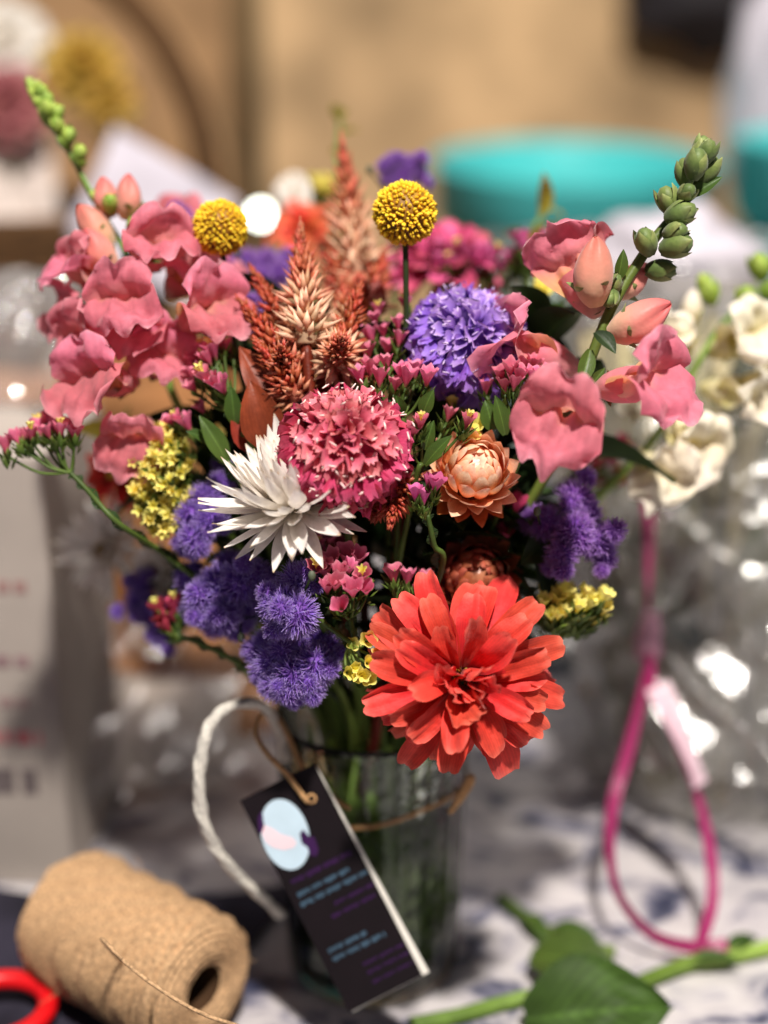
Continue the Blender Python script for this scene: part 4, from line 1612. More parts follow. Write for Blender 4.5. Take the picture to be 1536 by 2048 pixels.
crumple_sheet("tissue_paper", "pale tissue heaped on the table behind the white cord", "tissue paper", (-.17, .20, .035), (1, .1, .02), (0, .8, .6), .07, .04, PAPW, 9.1, .03)

# ---------------------------------------------------------------- back: buckets, bags, boxes, paper wall
TEAL = solid_mat('teal_plastic', (84, 206, 206), .45, .4, .05, 10)


def bucket(label, c, H, r0, r1, tilt=0.0):
    T = Thing("flower_bucket", label, "bucket", c, "turquoise flower buckets")
    F = Matrix.Translation(c) @ Matrix.Rotation(tilt, 4, 'X')
    b = MB()
    b.lathe([(.0005, 0), (r0 * .95, 0), (r0, .004), (r0 + (r1 - r0) * .80, H * .80), (r0 + (r1 - r0) * .82 - .003, H * .80), (r0 - .004, .008), (.0005, .008)], 48, F)
    T.add('body', b.mesh('body', TEAL))
    b = MB()
    b.lathe([(r1 * .965, H * .79), (r1 + .008, H * .80), (r1 + .010, H * .985), (r1 + .014, H), (r1 + .006, H * 1.004), (r1 + .001, H * .98), (r1 * .955, H * .80)], 48, F)
    T.add('rim', b.mesh('rim', TEAL))
    return T


BZ = 0.0
b1 = P(1132, 560, 1.75)
bucket("wide turquoise flower bucket behind the right snapdragon", Vector((b1.x, b1.y, .004)), .350, .130, .157, radians(5))
b2 = P(1700, 420, 1.50)
bucket("second turquoise flower bucket cut off by the right edge of the photo", Vector((b2.x, b2.y, .004)), .385, .100, .118, radians(3))
T = Thing("rear_table", "long rear table carrying buckets and brown boxes behind the work table", "table", (0, 1.35, -.75))
b = MB()
b.box(-1.5, .85, -.03, 1.5, 2.1, .002)
T.add('tabletop', b.mesh('tabletop', WOOD, False))
for sx in (-1.45, 1.40):
    for sy in (.88, 2.02):
        b = MB()
        b.box(sx, sy, -.75, sx + .05, sy + .05, -.03)
        T.add('leg', b.mesh('leg', WOOD, False))


def bag(name, label, c, rx, ry, rz, mat, seed, amp=.35, cat="plastic bag"):
    b = MB()
    b.blob(rx, ry, rz, 40, 30, None, amp=amp, seed=seed, fr=2.2)
    M = Matrix.Translation(c)
    return single(name, b.mesh(name, mat), label, cat, M)


BAGM = solid_mat('bag_plastic', (200, 194, 204), .4, .4, .04, 20, .5, 16)
c = P(1345, 545, 1.08)
bag("plastic_bag", "rounded white plastic bag in front of the turquoise bucket", c, .068, .05, .050, BAGM, 2.0, .2)
b = MB()
b.box(-.10, -.07, 0, .10, .07, c.z - .045)
single("bag_stand", b.mesh("bag_stand", solid_mat('grey_crate', (92, 100, 108), .7, .2), False), "grey crate under the rounded white plastic bag", "crate", Matrix.Translation((c.x, c.y + .02, .002)))
c = P(1560, 200, 1.62)
bag("plastic_bag", "pale plastic bag at the upper right edge above the second bucket", c, .06, .06, .16, BAGM, 5.0, .25)

# brown boxes and paper closing the view
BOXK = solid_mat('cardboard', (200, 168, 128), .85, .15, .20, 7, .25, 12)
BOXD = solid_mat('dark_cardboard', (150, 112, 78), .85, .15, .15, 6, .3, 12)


def carton(label, c, wx, wy, wz, rot, mat, flaps=True, cat="cardboard box"):
    T = Thing("cardboard_box", label, cat, c, "cardboard boxes at the back")
    M = Matrix.Translation(c) @ Matrix.Rotation(rot, 4, 'Z')
    b = MB()
    t = .005
    for (xa, ya, xb, yb) in ((-wx, -wy, wx, -wy + t), (-wx, wy - t, wx, wy), (-wx, -wy + t, -wx + t, wy - t), (wx - t, -wy + t, wx, wy - t)):
        b.box(xa, ya, 0, xb, yb, wz)
    b.box(-wx + t, -wy + t, .001, wx - t, wy - t, .006)
    T.add('box_walls', b.mesh('box_walls', mat, False), M)
    if flaps:
        for (px_, py_, w_, d_, az) in ((0, -wy, wx, wy * .8, -pi / 2), (0, wy, wx, wy * .8, pi / 2)):
            b = MB()
            b.box(-w_, 0, 0, w_, d_, .004)
            sgn = -1 if py_ < 0 else 1
            Fm = M @ Matrix.Translation((0, py_, wz)) @ Matrix.Rotation(0 if sgn > 0 else pi, 4, 'Z') @ Matrix.Rotation(radians(50), 4, 'X')
            T.add('flap', b.mesh('flap', mat, False), Fm)
    return T


carton("wide tan cardboard box filling the view behind the turquoise buckets", Vector((.42, 1.86, .004)), .62, .10, .62, 0.03, BOXK, False)
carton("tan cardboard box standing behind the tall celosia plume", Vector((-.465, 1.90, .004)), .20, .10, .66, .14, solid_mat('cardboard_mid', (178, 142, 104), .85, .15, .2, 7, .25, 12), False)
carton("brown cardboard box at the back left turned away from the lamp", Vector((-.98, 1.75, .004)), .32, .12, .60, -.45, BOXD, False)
b = MB()
b.grid(lambda u, v: ((-2.2 + 4.4 * u, 2.35 + .05 * sin(u * 40), -.75 + 2.2 * v), 0, 0), 120, 10)
single("fabric_screen", b.mesh("fabric_screen", solid_mat('screen_fabric', (124, 104, 74), .9, .1, .15, 3)), "dark olive fabric screen hanging behind the cardboard boxes", "screen")
single("dark_bag", (lambda bb: (bb.blob(.16, .08, .10, 32, 24, None, amp=.3, seed=4, fr=2), bb.mesh("dark_bag", solid_mat('dark_fabric', (40, 36, 40), .7, .3)))[1])(MB()), "dark charcoal bag on top of the tan boxes at the upper right", "bag", Matrix.Translation((P(1420, 20, 2.35).x, 1.70, P(1420, -20, 2.28).z)))

# basket with blurred flowers, upper left
WICK = solid_mat('wicker', (92, 66, 42), .8, .2, .25, 60, .6, 120, stretch=(1, 1, 4))
bc = P(40, 330, 1.32)
T = Thing("wicker_basket", "brown wicker basket with a tall arched handle at the upper left", "basket", Vector((bc.x, bc.y, .12)))
b = MB()
for k in range(9):
    z = .17 + k * .020
    rr = .115 + k * .004
    rg = [Vector((bc.x + rr * cos(2 * pi * i / 48), bc.y + rr * sin(2 * pi * i / 48), z + .003 * sin(i * pi))) for i in range(49)]
    b.tube(rg, .0105, 6, cap=False)
b.lathe([(.0005, .160), (.112, .160), (.112, .166), (.0005, .166)], 32, Matrix.Translation((bc.x, bc.y, 0)))
T.add('woven_side', *local_mesh(b, 'woven_side', WICK, (bc.x, bc.y, .17)))
b = MB()
hp = []
for k in range(25):
    a = pi * k / 24
    hp.append(Vector((bc.x + .012 + .165 * cos(a) * (1.0), bc.y, .34 + .22 * sin(a))))
for s in (-1, 1):
    b.tube([p + Vector((0, s * .006, 0)) for p in hp], .013, 8)
T.add('handle', *local_mesh(b, 'handle', WICK, hp[0]))
b = MB()
b.box(bc.x - .10, bc.y - .10, .002, bc.x + .12, bc.y + .10, .155)
single("support_crate", b.mesh("support_crate", solid_mat('brown_crate', (150, 116, 80), .8, .2, .15, 8), False), "brown crate lifting the wicker basket above the rear table", "crate")


def far_bloom(name, label, px, py, d, R, mat, n):
    C = P(px, py, d)
    T = Thing(name, label, "flower", C - Vector((0, 0, .06)), "blurred flowers in the basket")
    N_ = V(*n)
    F = axis_frame(C, N_)
    b = MB()
    b.tube([C, C - N_ * .03 - Vector((0, 0, .03)), C - Vector((0, 0, .06))], .002, 6)
    T.add('stem', *local_mesh(b, 'stem', MAT['stem'], C))
    for li, (cnt, el, ln) in enumerate(((13, -.1, 1), (11, .3, .85), (8, .7, .65), (6, 1.1, .45))):
        ms = variants(2, 'petal', MAT[mat], 5, 5, L=R * ln, W=R * ln * .55, a0=.2, a1=-.3, base=.4, vm=.65, tipw=.3, pw=2.5, cup=.3)
        for k in range(cnt):
            T.add('petal', random.choice(ms), ring_frame(F, 2 * pi * (k + .5 * (li % 2)) / cnt, el, R * .08, R * .04 * li))


MAT['dull_yellow'] = petal_mat('dull_yellow', [(0, (150, 118, 36)), (1, (196, 158, 70))], transl=.2)
MAT['dull_pink'] = petal_mat('dull_pink', [(0, (140, 66, 76)), (1, (184, 116, 116))], transl=.2)
far_bloom("yellow_bloom", "large blurred yellow bloom in the basket under its handle", 165, 140, 1.26, .040, 'dull_yellow', (.2, .2, 1))
far_bloom("yellow_bloom", "smaller blurred yellow bloom below the large yellow one", 215, 205, 1.26, .026, 'dull_yellow', (.3, -.1, 1))
far_bloom("pink_bloom", "blurred dusty pink bloom at the left edge beside the lime bud tip", 15, 210, 1.26, .036, 'dull_pink', (.1, .1, 1))
far_bloom("cream_bloom", "blurred pale cream bloom at the top left corner", 10, 80, 1.28, .040, 'white', (.1, .1, 1))
far_bloom("cream_bloom", "tiny blurred cream bloom behind the orange zinnia", 590, 385, .90, .013, 'white', (0, .3, 1))

# small lit bulb added to blur into a bright white disc
bp_ = P(521, 428, 1.75)
T = Thing("glow_bead", "single small added bulb glowing white behind the left craspedia ball", "light bulb", bp_)
m, nt, out = nodes('lit_bead')
em = nt.nodes.new("ShaderNodeEmission")
em.inputs[0].default_value = (.93, 1, .90, 1)
em.inputs[1].default_value = 26
nt.links.new(em.outputs[0], out.inputs[0])
b = MB()
b.blob(.0052, .0052, .0075, 14, 10, Matrix.Translation(bp_))
T.add('bead', *local_mesh(b, 'bead', m, bp_))
b = MB()
b.lathe([(.0005, .006), (.0045, .006), (.0045, .016), (.0005, .016)], 12, Matrix.Translation(bp_))
b.tube(spline([bp_ + Vector((0, 0, .016)), bp_ + Vector((-.05, .05, .10)), bp_ + Vector((-.2, .1, .30))], 6), .0015, 6)
T.add('bead_holder', *local_mesh(b, 'bead_holder', solid_mat('holder_green', (40, 60, 40), .5, .4), bp_))
# ---------------------------------------------------------------- the bouquet
scabiosa("pink_scabiosa", "ruffled deep pink scabiosa bloom with white stamens at the middle of the bouquet", 690, 880, .600, (.02, .50, .86), .0340, 'scab_pink', 'scab_pink_in', 'stamen')
scabiosa("purple_scabiosa", "ruffled purple scabiosa bloom with paler lilac crown behind the pink one", 945, 672, .640, (.25, .50, .83), .0335, 'scab_purple', 'scab_purple_in', 'stamen_lilac', 200)
zinnia("coral_zinnia", "large coral red zinnia bloom overhanging the front of the vase rim", 922, 1355, .610, (.10, -.06, 1), .0480, 'zinnia', 0)
zinnia("orange_zinnia", "small orange zinnia head mostly hidden behind the rust plumes", 605, 462, .80, (-.1, .45, .9), .021, 'zinnia_back', 0)
zinnia("magenta_zinnia", "dusky magenta zinnia half hidden behind the magenta statice mass", 885, 540, .755, (.0, .70, .7), .036, 'zinnia_pink', 0)
zinnia("scarlet_zinnia", "scarlet zinnia half hidden behind the yellow statice at the left", 232, 950, .735, (-.6, -.1, .8), .020, 'zinnia', 0)
strawflower("white_strawflower", "white strawflower with long pointed shining petals under the pink scabiosa", 585, 1008, .612, (-.22, .84, .50), .0305,
            [(15, 1.0, -.55, .45, .14, -.10), (18, 1.08, -.25, .55, .16, -.04), (20, 1.10, .05, .60, .18, .0), (22, 1.08, .33, .65, .20, .03), (22, 1.0, .62, .65, .20, .05), (20, .92, .92, .55, .19, .06), (16, .8, 1.2, .5, .16, .07)],
            ['white'], 'disc', .225, .22, .03, 1, .5, 1, 1.7)
dome_flower("peach_strawflower", "half open peach strawflower bud with pale incurved petals beside the pink snapdragon", 950, 942, .616, (.14, .45, .88), .0142,
            [(13, 150, .95, 45, .62), (13, 138, 1.0, 32, .62), (13, 124, 1.05, 20, .60), (12, 108, 1.0, 12, .58), (11, 92, .95, 6, .55), (9, 74, .85, 3, .52), (8, 56, .62, 0, .42)],
            ['straw_dark', 'peach', 'peach'])
dome_flower("rust_strawflower", "closed dusky rust strawflower bud shaded just above the coral zinnia", 952, 1155, .645, (.05, .2, 1), .0150,
            [(13, 140, 1.0, 40, .6), (13, 124, 1.0, 20, .6), (12, 106, 1.0, 8, .58), (11, 90, .95, 3, .55), (9, 72, .85, 0, .5), (8, 54, .62, 0, .42)],
            ['rust_straw'])
strawflower("cream_strawflower", "blurred cream strawflower low at the back left of the bouquet", 215, 1100, .765, (-.55, .0, .85), .027,
            [(14, 1.0, -.2, .25, .10, -.06), (14, 1.0, .12, .3, .12, .0), (13, .9, .45, .35, .12, .05), (11, .7, .8, .4, .1, .08)], ['white'], 'disc', .235, .22, .03, 0)
strawflower("ivory_strawflower", "small ivory strawflower tucked between violet tufts at the lower left", 318, 1140, .72, (-.5, .0, .85), .0135,
            [(11, 1.0, .0, .4, .2, -.06), (10, 1.0, .4, .6, .22, .0), (9, .9, .8, .8, .2, .05)], ['white'], 'disc', .4, .2, .03, 0)
craspedia("round yellow craspedia ball on a bare stem in front of the turquoise bucket", 810, 427, .632, .0139)
craspedia("round yellow craspedia ball beside the left pink snapdragon", 440, 456, .652, .0126)

celosia("rust celosia with cream skirted plumes rising above the pink scabiosa",
        [((612, 690, .630), (600, 432, .648), .0165, 230, 'celosia'),
         ((590, 690, .640), (497, 525, .655), .0105, 120, 'celosia_red'),
         ((585, 740, .628), (470, 588, .642), .0105, 120, 'celosia_red'),
         ((672, 742, .632), (724, 560, .640), .0115, 140, 'celosia_red'),
         ((672, 730, .636), (684, 672, .604), .0150, 130, 'celosia'),
         ((598, 800, .628), (505, 672, .628), .0115, 130, 'celosia_red'),
         ((578, 750, .640), (560, 690, .612), .0120, 100, 'celosia_red'),
         ((700, 800, .645), (735, 690, .640), .0100, 90, 'celosia_red'),
         ((690, 690, .66), (683, 545, .665), .0110, 110, 'celosia')],
        [((560, 820, .632), (478, 690, .635), .016), ((540, 900, .632), (500, 760, .626), .020), ((520, 910, .636), (470, 800, .634), .017), ((640, 800, .64), (700, 720, .635), .014)])
celosia("tall blurred rust celosia plume standing behind the front plumes",
        [((712, 560, .70), (682, 258, .715), .0200, 260, 'celosia'),
         ((690, 600, .69), (650, 470, .70), .0120, 120, 'celosia_red'),
         ((735, 610, .69), (770, 490, .70), .0130, 120, 'celosia_red'),
         ((720, 640, .68), (720, 550, .665), .0150, 130, 'celosia_red')],
        [((720, 640, .68), (760, 560, .68), .02)])
celosia("small rust celosia plume hanging under the lower right of the pink scabiosa",
        [((800, 955, .622), (778, 1058, .598), .0110, 110, 'celosia_red'),
         ((770, 985, .625), (745, 1040, .612), .0085, 70, 'celosia')], [])

SNAP = snap_meshes(.0215, MAT['snap'], MAT['snap_palate'], MAT['snap_green'])
SNAP['sz'] = .0215
SNAPW = snap_meshes(.0215, MAT['snap_white'], MAT['snap_white'], MAT['snap_lime'])
SNAPW['sz'] = .0215
SNAPL = dict(SNAP)
SNAPL['gbud'] = SNAPW['gbud']

snapdragon("snapdragon", "pink snapdragon leaning right with green bud tip against the turquoise bucket",
           [(1412, 300, .618), (1372, 400, .617), (1300, 490, .616), (1222, 618, .614), (1166, 760, .618), (1120, 880, .632), (1072, 985, .65)],
           [(1192, 775, .610, (.74, -.06, .66), (-.12, .97, .2), 1.15),
            (1150, 835, .606, (-.34, -.16, .92), (.38, .88, .25), 1.12),
            (1195, 625, .620, (-.30, .75, -.25), (-.6, .5, .6), 1.15),
            (1155, 740, .636, (-.80, .25, .1), (.1, 1, .2), 1.25)],
           [(1218, 668, .610, (.90, .26, .34), (-.2, .95, .2), 1.28),
            (1192, 612, .606, (-.20, .90, .30), (.9, .3, .3), 1.30),
            (1225, 590, .622, (.80, .52, -.2), (-.2, .95, .2), .95)],
           [(1300, 510, .612, (-.35, .75, .55), 1.07), (1330, 470, .610, (.55, .05, .75), 0.98), (1320, 500, .610, (.80, .15, .45), 1.20),
            (1330, 440, .608, (.85, .30, .40), 1.16), (1350, 430, .612, (-.45, .80, .35), 1.12), (1362, 400, .608, (.25, .35, .85), 0.85),
            (1290, 540, .618, (.85, -.05, .2), 1.10), (1215, 590, .612, (.35, .70, .5), 0.85), (1225, 580, .612, (-.3, -.6, .6), 0.92)],
           [(1372, 375, .612, (-.10, .95, .25), 1.04), (1385, 360, .606, (.12, .90, .42), 1.12), (1400, 368, .614, (.42, .85, .2), 1.10),
            (1392, 340, .612, (.25, .95, .15), 1.04), (1402, 330, .608, (.36, .88, .30), 0.92), (1395, 318, .616, (.3, .95, .1), 0.85)],
           SNAP, .0022, .0027,
           [((1380, 395, .614), (1445, 352, .610), .006, 'leaf'), ((1235, 560, .612), (1248, 498, .608), .006, 'leaf'), ((1180, 700, .606), (1158, 780, .600), .0075, 'leaf'),
            ((1190, 665, .604), (1232, 706, .598), .008, 'leaf_dark'), ((1168, 790, .606), (1210, 735, .602), .006, 'leaf')], smat='stem')

snapdragon("snapdragon", "pink snapdragon leaning left with a slender lime green bud tip",
           [(60, 176, .690), (100, 240, .688), (150, 325, .685), (200, 420, .682), (250, 500, .680), (300, 610, .680), (330, 730, .685), (380, 860, .69)],
           [(292, 538, .668, (.35, .30, .88), (.05, .97, -.1), 1.0), (236, 585, .674, (-.8, .30, .5), (.2, .93, .1), .95), (280, 625, .662, (-.15, -.05, .98), (-.25, .95, .1), 1.0),
            (250, 672, .668, (-.72, -.15, .62), (-.45, .87, .2), .98), (365, 650, .664, (.62, .10, .74), (-.2, .95, .1), 1.08),
            (266, 765, .664, (-.45, -.10, .86), (-.1, .97, .1), 1.12), (310, 745, .676, (.25, .15, .95), (.1, .95, .1), .95),
            (305, 690, .676, (-.2, .05, .95), (.15, .95, .1), .95), (222, 640, .682, (-.8, .0, .5), (-.1, .95, .1), .8), (290, 840, .668, (-.1, -.55, .8), (0.2, .85, .5), .92), (345, 590, .682, (.5, .4, .75), (.15, .95, .0), .95)],
           [(232, 545, .668, (-.60, .60, .45), (.6, .6, .2), 1.1), (225, 490, .672, (-.72, .62, .2), (.6, .7, .2), 1.05), (225, 435, .676, (-.35, .90, .2), (.8, .4, .2), .85),
            (250, 440, .672, (.28, .92, .25), (-.8, .4, .2), .95)],
           [(262, 470, .668, (.45, .6, .6), .95), (222, 425, .672, (.1, .6, .75), .85), (275, 455, .672, (.5, .8, .1), .95), (205, 410, .676, (-.5, .7, .4), .7), (165, 335, .682, (-.25, .85, .4), .66), (155, 322, .680, (.35, .8, .45), .70),
            (138, 300, .684, (-.35, .8, .45), .72), (130, 290, .682, (.42, .8, .35), .76), (118, 270, .680, (-.05, .8, .6), .72), (108, 255, .684, (-.40, .85, .4), .86), (104, 248, .684, (.4, .9, .2), .82), (96, 238, .680, (.0, .85, .5), .76)],
           [(88, 222, .686, (-.35, .9, .3), .72), (88, 218, .686, (.3, .95, .2), .72), (78, 205, .688, (-.35, .9, .2), .64), (80, 200, .684, (.15, .95, .3), .66), (68, 190, .690, (-.25, 1, .1), .56), (70, 188, .690, (.15, 1, .2), .54), (60, 176, .690, (-.1, 1, .2), .42)],
           SNAPL, .0011, .0026,
           [((250, 505, .675), (290, 590, .668), .008, 'leaf_dark')], smat='stem_bright')
snapdragon("snapdragon", "blurred pink snapdragon at the back behind the left craspedia ball",
           [(410, 440, .78), (410, 560, .77), (430, 700, .76)],
           [(405, 560, .755, (.0, .2, 1), (0, 1, 0), 1.0), (390, 520, .765, (-.3, .5, .7), (.2, .8, 0), 1.0), (440, 610, .75, (.3, -.1, 1), (0, 1, .1), 1.0)],
           [], [], [], SNAP)
snapdragon("white_snapdragon", "cream white snapdragon with lime buds at the right behind the pink one",
           [(1560, 520, .80), (1500, 590, .79), (1430, 670, .725), (1360, 790, .725), (1290, 900, .725), (1180, 1010, .725)],
           [(1425, 705, .725, (.55, .15, .80), (-.3, .9, .2), 1.08), (1375, 710, .725, (-.5, .25, .725), (.3, .9, .2), .80), (1410, 775, .725, (.70, -.25, .65), (-.2, .9, .3), 1.12),
            (1335, 840, .725, (.35, -.55, .725), (.4, .8, .4), 1.05), (1290, 915, .725, (.10, -.45, .85), (.2, .85, .3), 1.0), (1335, 790, .722, (-.6, -.1, .7), (.1, .95, .1), .8)],
           [(1455, 675, .725, (.725, .4, .4), (-.3, .9, 0), .9), (1385, 650, .725, (-.2, .9, .3), (.9, .2, .2), .8)],
           [(1490, 620, .725, (-.1, .725, .6), 1.15), (1520, 590, .725, (.8, .3, .4), 1.2), (1525, 560, .725, (-.3, .85, .4), 1.2), (1510, 640, .725, (.6, -.2, .725), 1.15), (1425, 610, .725, (-.3, .9, .3), 1.1), (1470, 665, .725, (.7, .1, .6), 1.2), (1410, 590, .725, (-.1, .95, .2), .9), (1480, 690, .725, (.5, -.3, .8), 1.1)],
           [(1550, 540, .79, (.4, .9, .1), .9)], SNAPW, smat='stem_bright')

# statice
statice("pink statice spray with a ruffled winged stem reaching far left",
        [(30, 872, .638, 0), (62, 862, .636, 1), (92, 858, .634, 0), (120, 855, .634, 1), (150, 862, .634, 0), (45, 868, .646, 0), (78, 852, .646, 1), (108, 848, .646, 0), (138, 850, .644, 0), (10, 888, .640, 0), (98, 838, .648, 1)],
        (-.05, 1, .12), [(140, 945, .638), (170, 975, .637), (235, 1045, .632), (325, 1105, .66), (420, 1180, .655)], scale=1.0, bracts=16,
        leaves=())
statice("pink statice spray rising in front of the left snapdragon petals",
        [(440, 678, .640, 0), (425, 700, .637, 1), (455, 690, .644, 0), (412, 712, .637, 0), (398, 742, .638, 0), (380, 770, .640, 0), (425, 760, .630, 0), (442, 772, .631, 0), (410, 752, .632, 1), (375, 740, .645, 0), (405, 690, .648, 1), (385, 715, .648, 0)],
        (-.35, .75, .55), [(455, 820, .636), (480, 865, .634), (520, 930, .634)], leaves=[((470, 850, .633), (462, 770, .628), .008), ((430, 800, .636), (440, 720, .640), .007)], jit=.2)
statice("small pink statice tuft with one yellow eye beside a bright green leaf",
        [(352, 832, .644, 1), (400, 812, .646, 0), (335, 838, .648, 0), (372, 845, .642, 0)],
        (-.5, .8, .4), [(410, 870, .640), (440, 920, .638), (490, 980, .640)], leaves=[((455, 925, .634), (398, 830, .630), .0095), ((425, 885, .640), (372, 862, .634), .006)], jit=.2)
statice("pink statice florets in a row directly above the pink scabiosa",
        [(718, 748, .622, 0), (742, 735, .626, 0), (772, 720, .622, 0), (760, 752, .618, 0), (800, 738, .620, 0), (815, 752, .617, 0), (855, 752, .614, 0), (790, 765, .618, 0), (830, 735, .628, 0)],
        (.05, .9, .4), [(800, 835, .622), (805, 900, .625)], leaves=[((845, 830, .614), (868, 778, .610), .007), ((800, 830, .616), (792, 790, .611), .007)], jit=.2)
statice("pink statice florets budding between the celosia and purple scabiosa",
        [(748, 632, .645, 0), (765, 655, .642, 0), (795, 640, .638, 0), (800, 672, .634, 0), (740, 668, .640, 0), (812, 606, .648, 1), (775, 690, .640, 0), (735, 700, .636, 0), (755, 615, .652, 1)],
        (.0, .9, .4), [(775, 755, .636), (790, 830, .64)], jit=.25)
statice("pink statice spray standing left of the right snapdragon stem",
        [(1000, 745, .618, 0), (1020, 735, .614, 0), (1040, 748, .613, 0), (1065, 742, .612, 0), (1082, 752, .614, 0), (1050, 725, .620, 0), (1030, 760, .612, 0), (972, 768, .624, 0), (1098, 748, .618, 0), (1068, 722, .622, 0), (1010, 765, .616, 0)],
        (.08, .9, .42), [(1040, 860, .622), (1035, 930, .63)], leaves=[((1010, 870, .618), (990, 790, .613), .008), ((1040, 870, .618), (1055, 790, .612), .008), ((985, 860, .622), (970, 800, .620), .010), ((1045, 880, .62), (1095, 790, .62), .006)], jit=.2)
statice("rosy pink statice cluster with two yellow eyes right of the violet tuft",
        [(632, 1135, .605, 1), (725, 1148, .600, 1), (665, 1120, .612, 0), (690, 1108, .616, 0), (680, 1140, .604, 0), (700, 1130, .607, 0), (655, 1170, .600, 0), (672, 1165, .598, 0), (705, 1178, .597, 0), (732, 1175, .599, 0), (680, 1212, .598, 0), (650, 1140, .610, 0), (715, 1115, .616, 0)],
        (.02, .62, .78), [(700, 1235, .618), (715, 1310, .63)], jit=.25, scale=1.05)
statice("sparse pink statice sprig with green bracts just above the coral zinnia",
        [(786, 1148, .618, 0), (838, 1180, .612, 0), (815, 1152, .626, 0), (850, 1150, .628, 0), (845, 1165, .616, 0)],
        (.05, .85, .5), [(810, 1235, .622), (815, 1320, .64)], jit=.25, bracts=20)
statice("statice sprig with two pink yellow tipped florets beside the peach strawflower",
        [(842, 838, .600, 1), (936, 838, .606, 1), (900, 822, .622, 0), (828, 858, .602, 0)],
        (.1, .9, .45), [(845, 930, .612), (825, 990, .62)], jit=.15, bracts=22, leaves=[((850, 930, .606), (905, 870, .600), .007), ((850, 900, .606), (868, 840, .602), .006)])
statice("small magenta pink statice sprig on a spiny stem below the peach strawflower",
        [(830, 982, .604, 0), (872, 968, .602, 0), (860, 962, .606, 0), (848, 990, .604, 0)],
        (.1, .9, .45), [(855, 1030, .606), (868, 1090, .612), (880, 1150, .625)], col='statice_mag', jit=.2, bracts=20, scale=.9)
statice("blurred magenta statice cluster at the top right before the turquoise bucket",
        around(1080, 498, .712, 62, 26, 16, 0), (.1, 1, .2), [(1065, 600, .705), (1060, 700, .70)], col='statice_mag', bracts=16, leaves=[((1090, 660, .69), (1130, 610, .68), .02)], scale=1.15)
statice("crimson statice sprig with yellow eyes low at the left edge of the bouquet",
        [(318, 1218, .668, 1), (340, 1228, .664, 0), (330, 1250, .664, 0), (352, 1205, .668, 1), (345, 1208, .664, 0), (325, 1240, .668, 0)],
        (-.5, .8, .35), [(350, 1268, .664), (420, 1295, .664), (480, 1330, .67), (560, 1400, .69)], col='statice_red', jit=.2, bracts=14)
statice("blurred crimson statice with orange eyes between white and pink snapdragons",
        around(1205, 920, .735, 60, 60, 14, .6), (.4, .5, .7), [(1150, 960, .74), (1090, 1000, .74)], col='statice_red', wing=False)
statice("dense yellow statice cluster below the left pink snapdragon",
        around(322, 955, .645, 60, 112, 190, 0, .012), (-.25, .40, .88), [(370, 1000, .68), (430, 1080, .69)], col='tiny_yellow', name='yellow_statice', wing=False, scale=.95, bracts=3, jit=.6)
statice("small pale yellow statice sprig touching the left of the coral zinnia",
        [(735, 1280, .612, 0), (740, 1325, .606, 0), (755, 1308, .608, 0), (712, 1335, .610, 0), (700, 1345, .612, 0), (715, 1355, .610, 0), (725, 1350, .607, 0), (705, 1290, .618, 0), (735, 1358, .612, 0)],
        (.1, .35, .92), [(700, 1285, .616), (655, 1252, .612), (640, 1245, .62)], col='yellow', name='yellow_statice', wing=False, scale=.85, bracts=5)
statice("blurred lemon yellow statice head at the right above the coral zinnia",
        around(1150, 1210, .640, 76, 36, 34, 0, .012), (.25, .85, .45), [(1120, 1260, .655), (1040, 1330, .68)], col='yellow', name='yellow_statice', wing=False, bracts=14)
statice("few yellow statice florets deep between the statice and the white strawflower",
        [(432, 868, .66, 0), (418, 880, .66, 0), (1083, 570, .70, 0), (1075, 588, .70, 0)][:2] + [(440, 880, .662, 0)], (-.1, .5, .9), [(460, 930, .665), (500, 1000, .67)], col='yellow', name='yellow_statice', wing=False)
statice("yellow statice florets deep beneath the blurred magenta statice",
        [(1083, 572, .690, 0), (1076, 592, .690, 0), (1090, 585, .692, 0)], (.2, .6, .8), [(1060, 640, .70), (1040, 700, .7)], col='yellow', name='yellow_statice', wing=False, scale=1.1)
statice("yellow statice florets peeping out above the peach strawflower",
        [(948, 855, .622, 0), (940, 870, .620, 0), (905, 800, .64, 0), (925, 815, .645, 0)], (.2, .6, .8), [(930, 900, .64), (910, 960, .65)], col='yellow', name='yellow_statice', wing=False, scale=1.1)
statice("blurred pale yellow statice high at the back beside the tall plume",
        around(650, 375, .80, 26, 22, 9, 0), (0, 1, .2), [(660, 450, .80), (670, 560, .78)], col='yellow', name='yellow_statice', wing=False, scale=1.2)

statice("blurred magenta statice mass between the right craspedia ball and the purple scabiosa",
        around(930, 520, .735, 95, 42, 30, .12), (.05, .9, .4), [(920, 620, .73), (880, 740, .72)], col='statice_mag', bracts=8, wing=False, scale=1.15)
statice("pink statice florets low behind the white strawflower and rosy cluster",
        around(620, 1085, .640, 60, 30, 9, .1), (.0, .6, .8), [(640, 1160, .645), (660, 1250, .655)], bracts=9, wing=False)
statice("shaded pink statice florets between peach strawflower and purple tuft",
        around(1010, 1030, .650, 36, 40, 7, 0), (.2, .6, .8), [(1000, 1110, .655), (960, 1220, .66)], col='statice_red', bracts=12, wing=False)
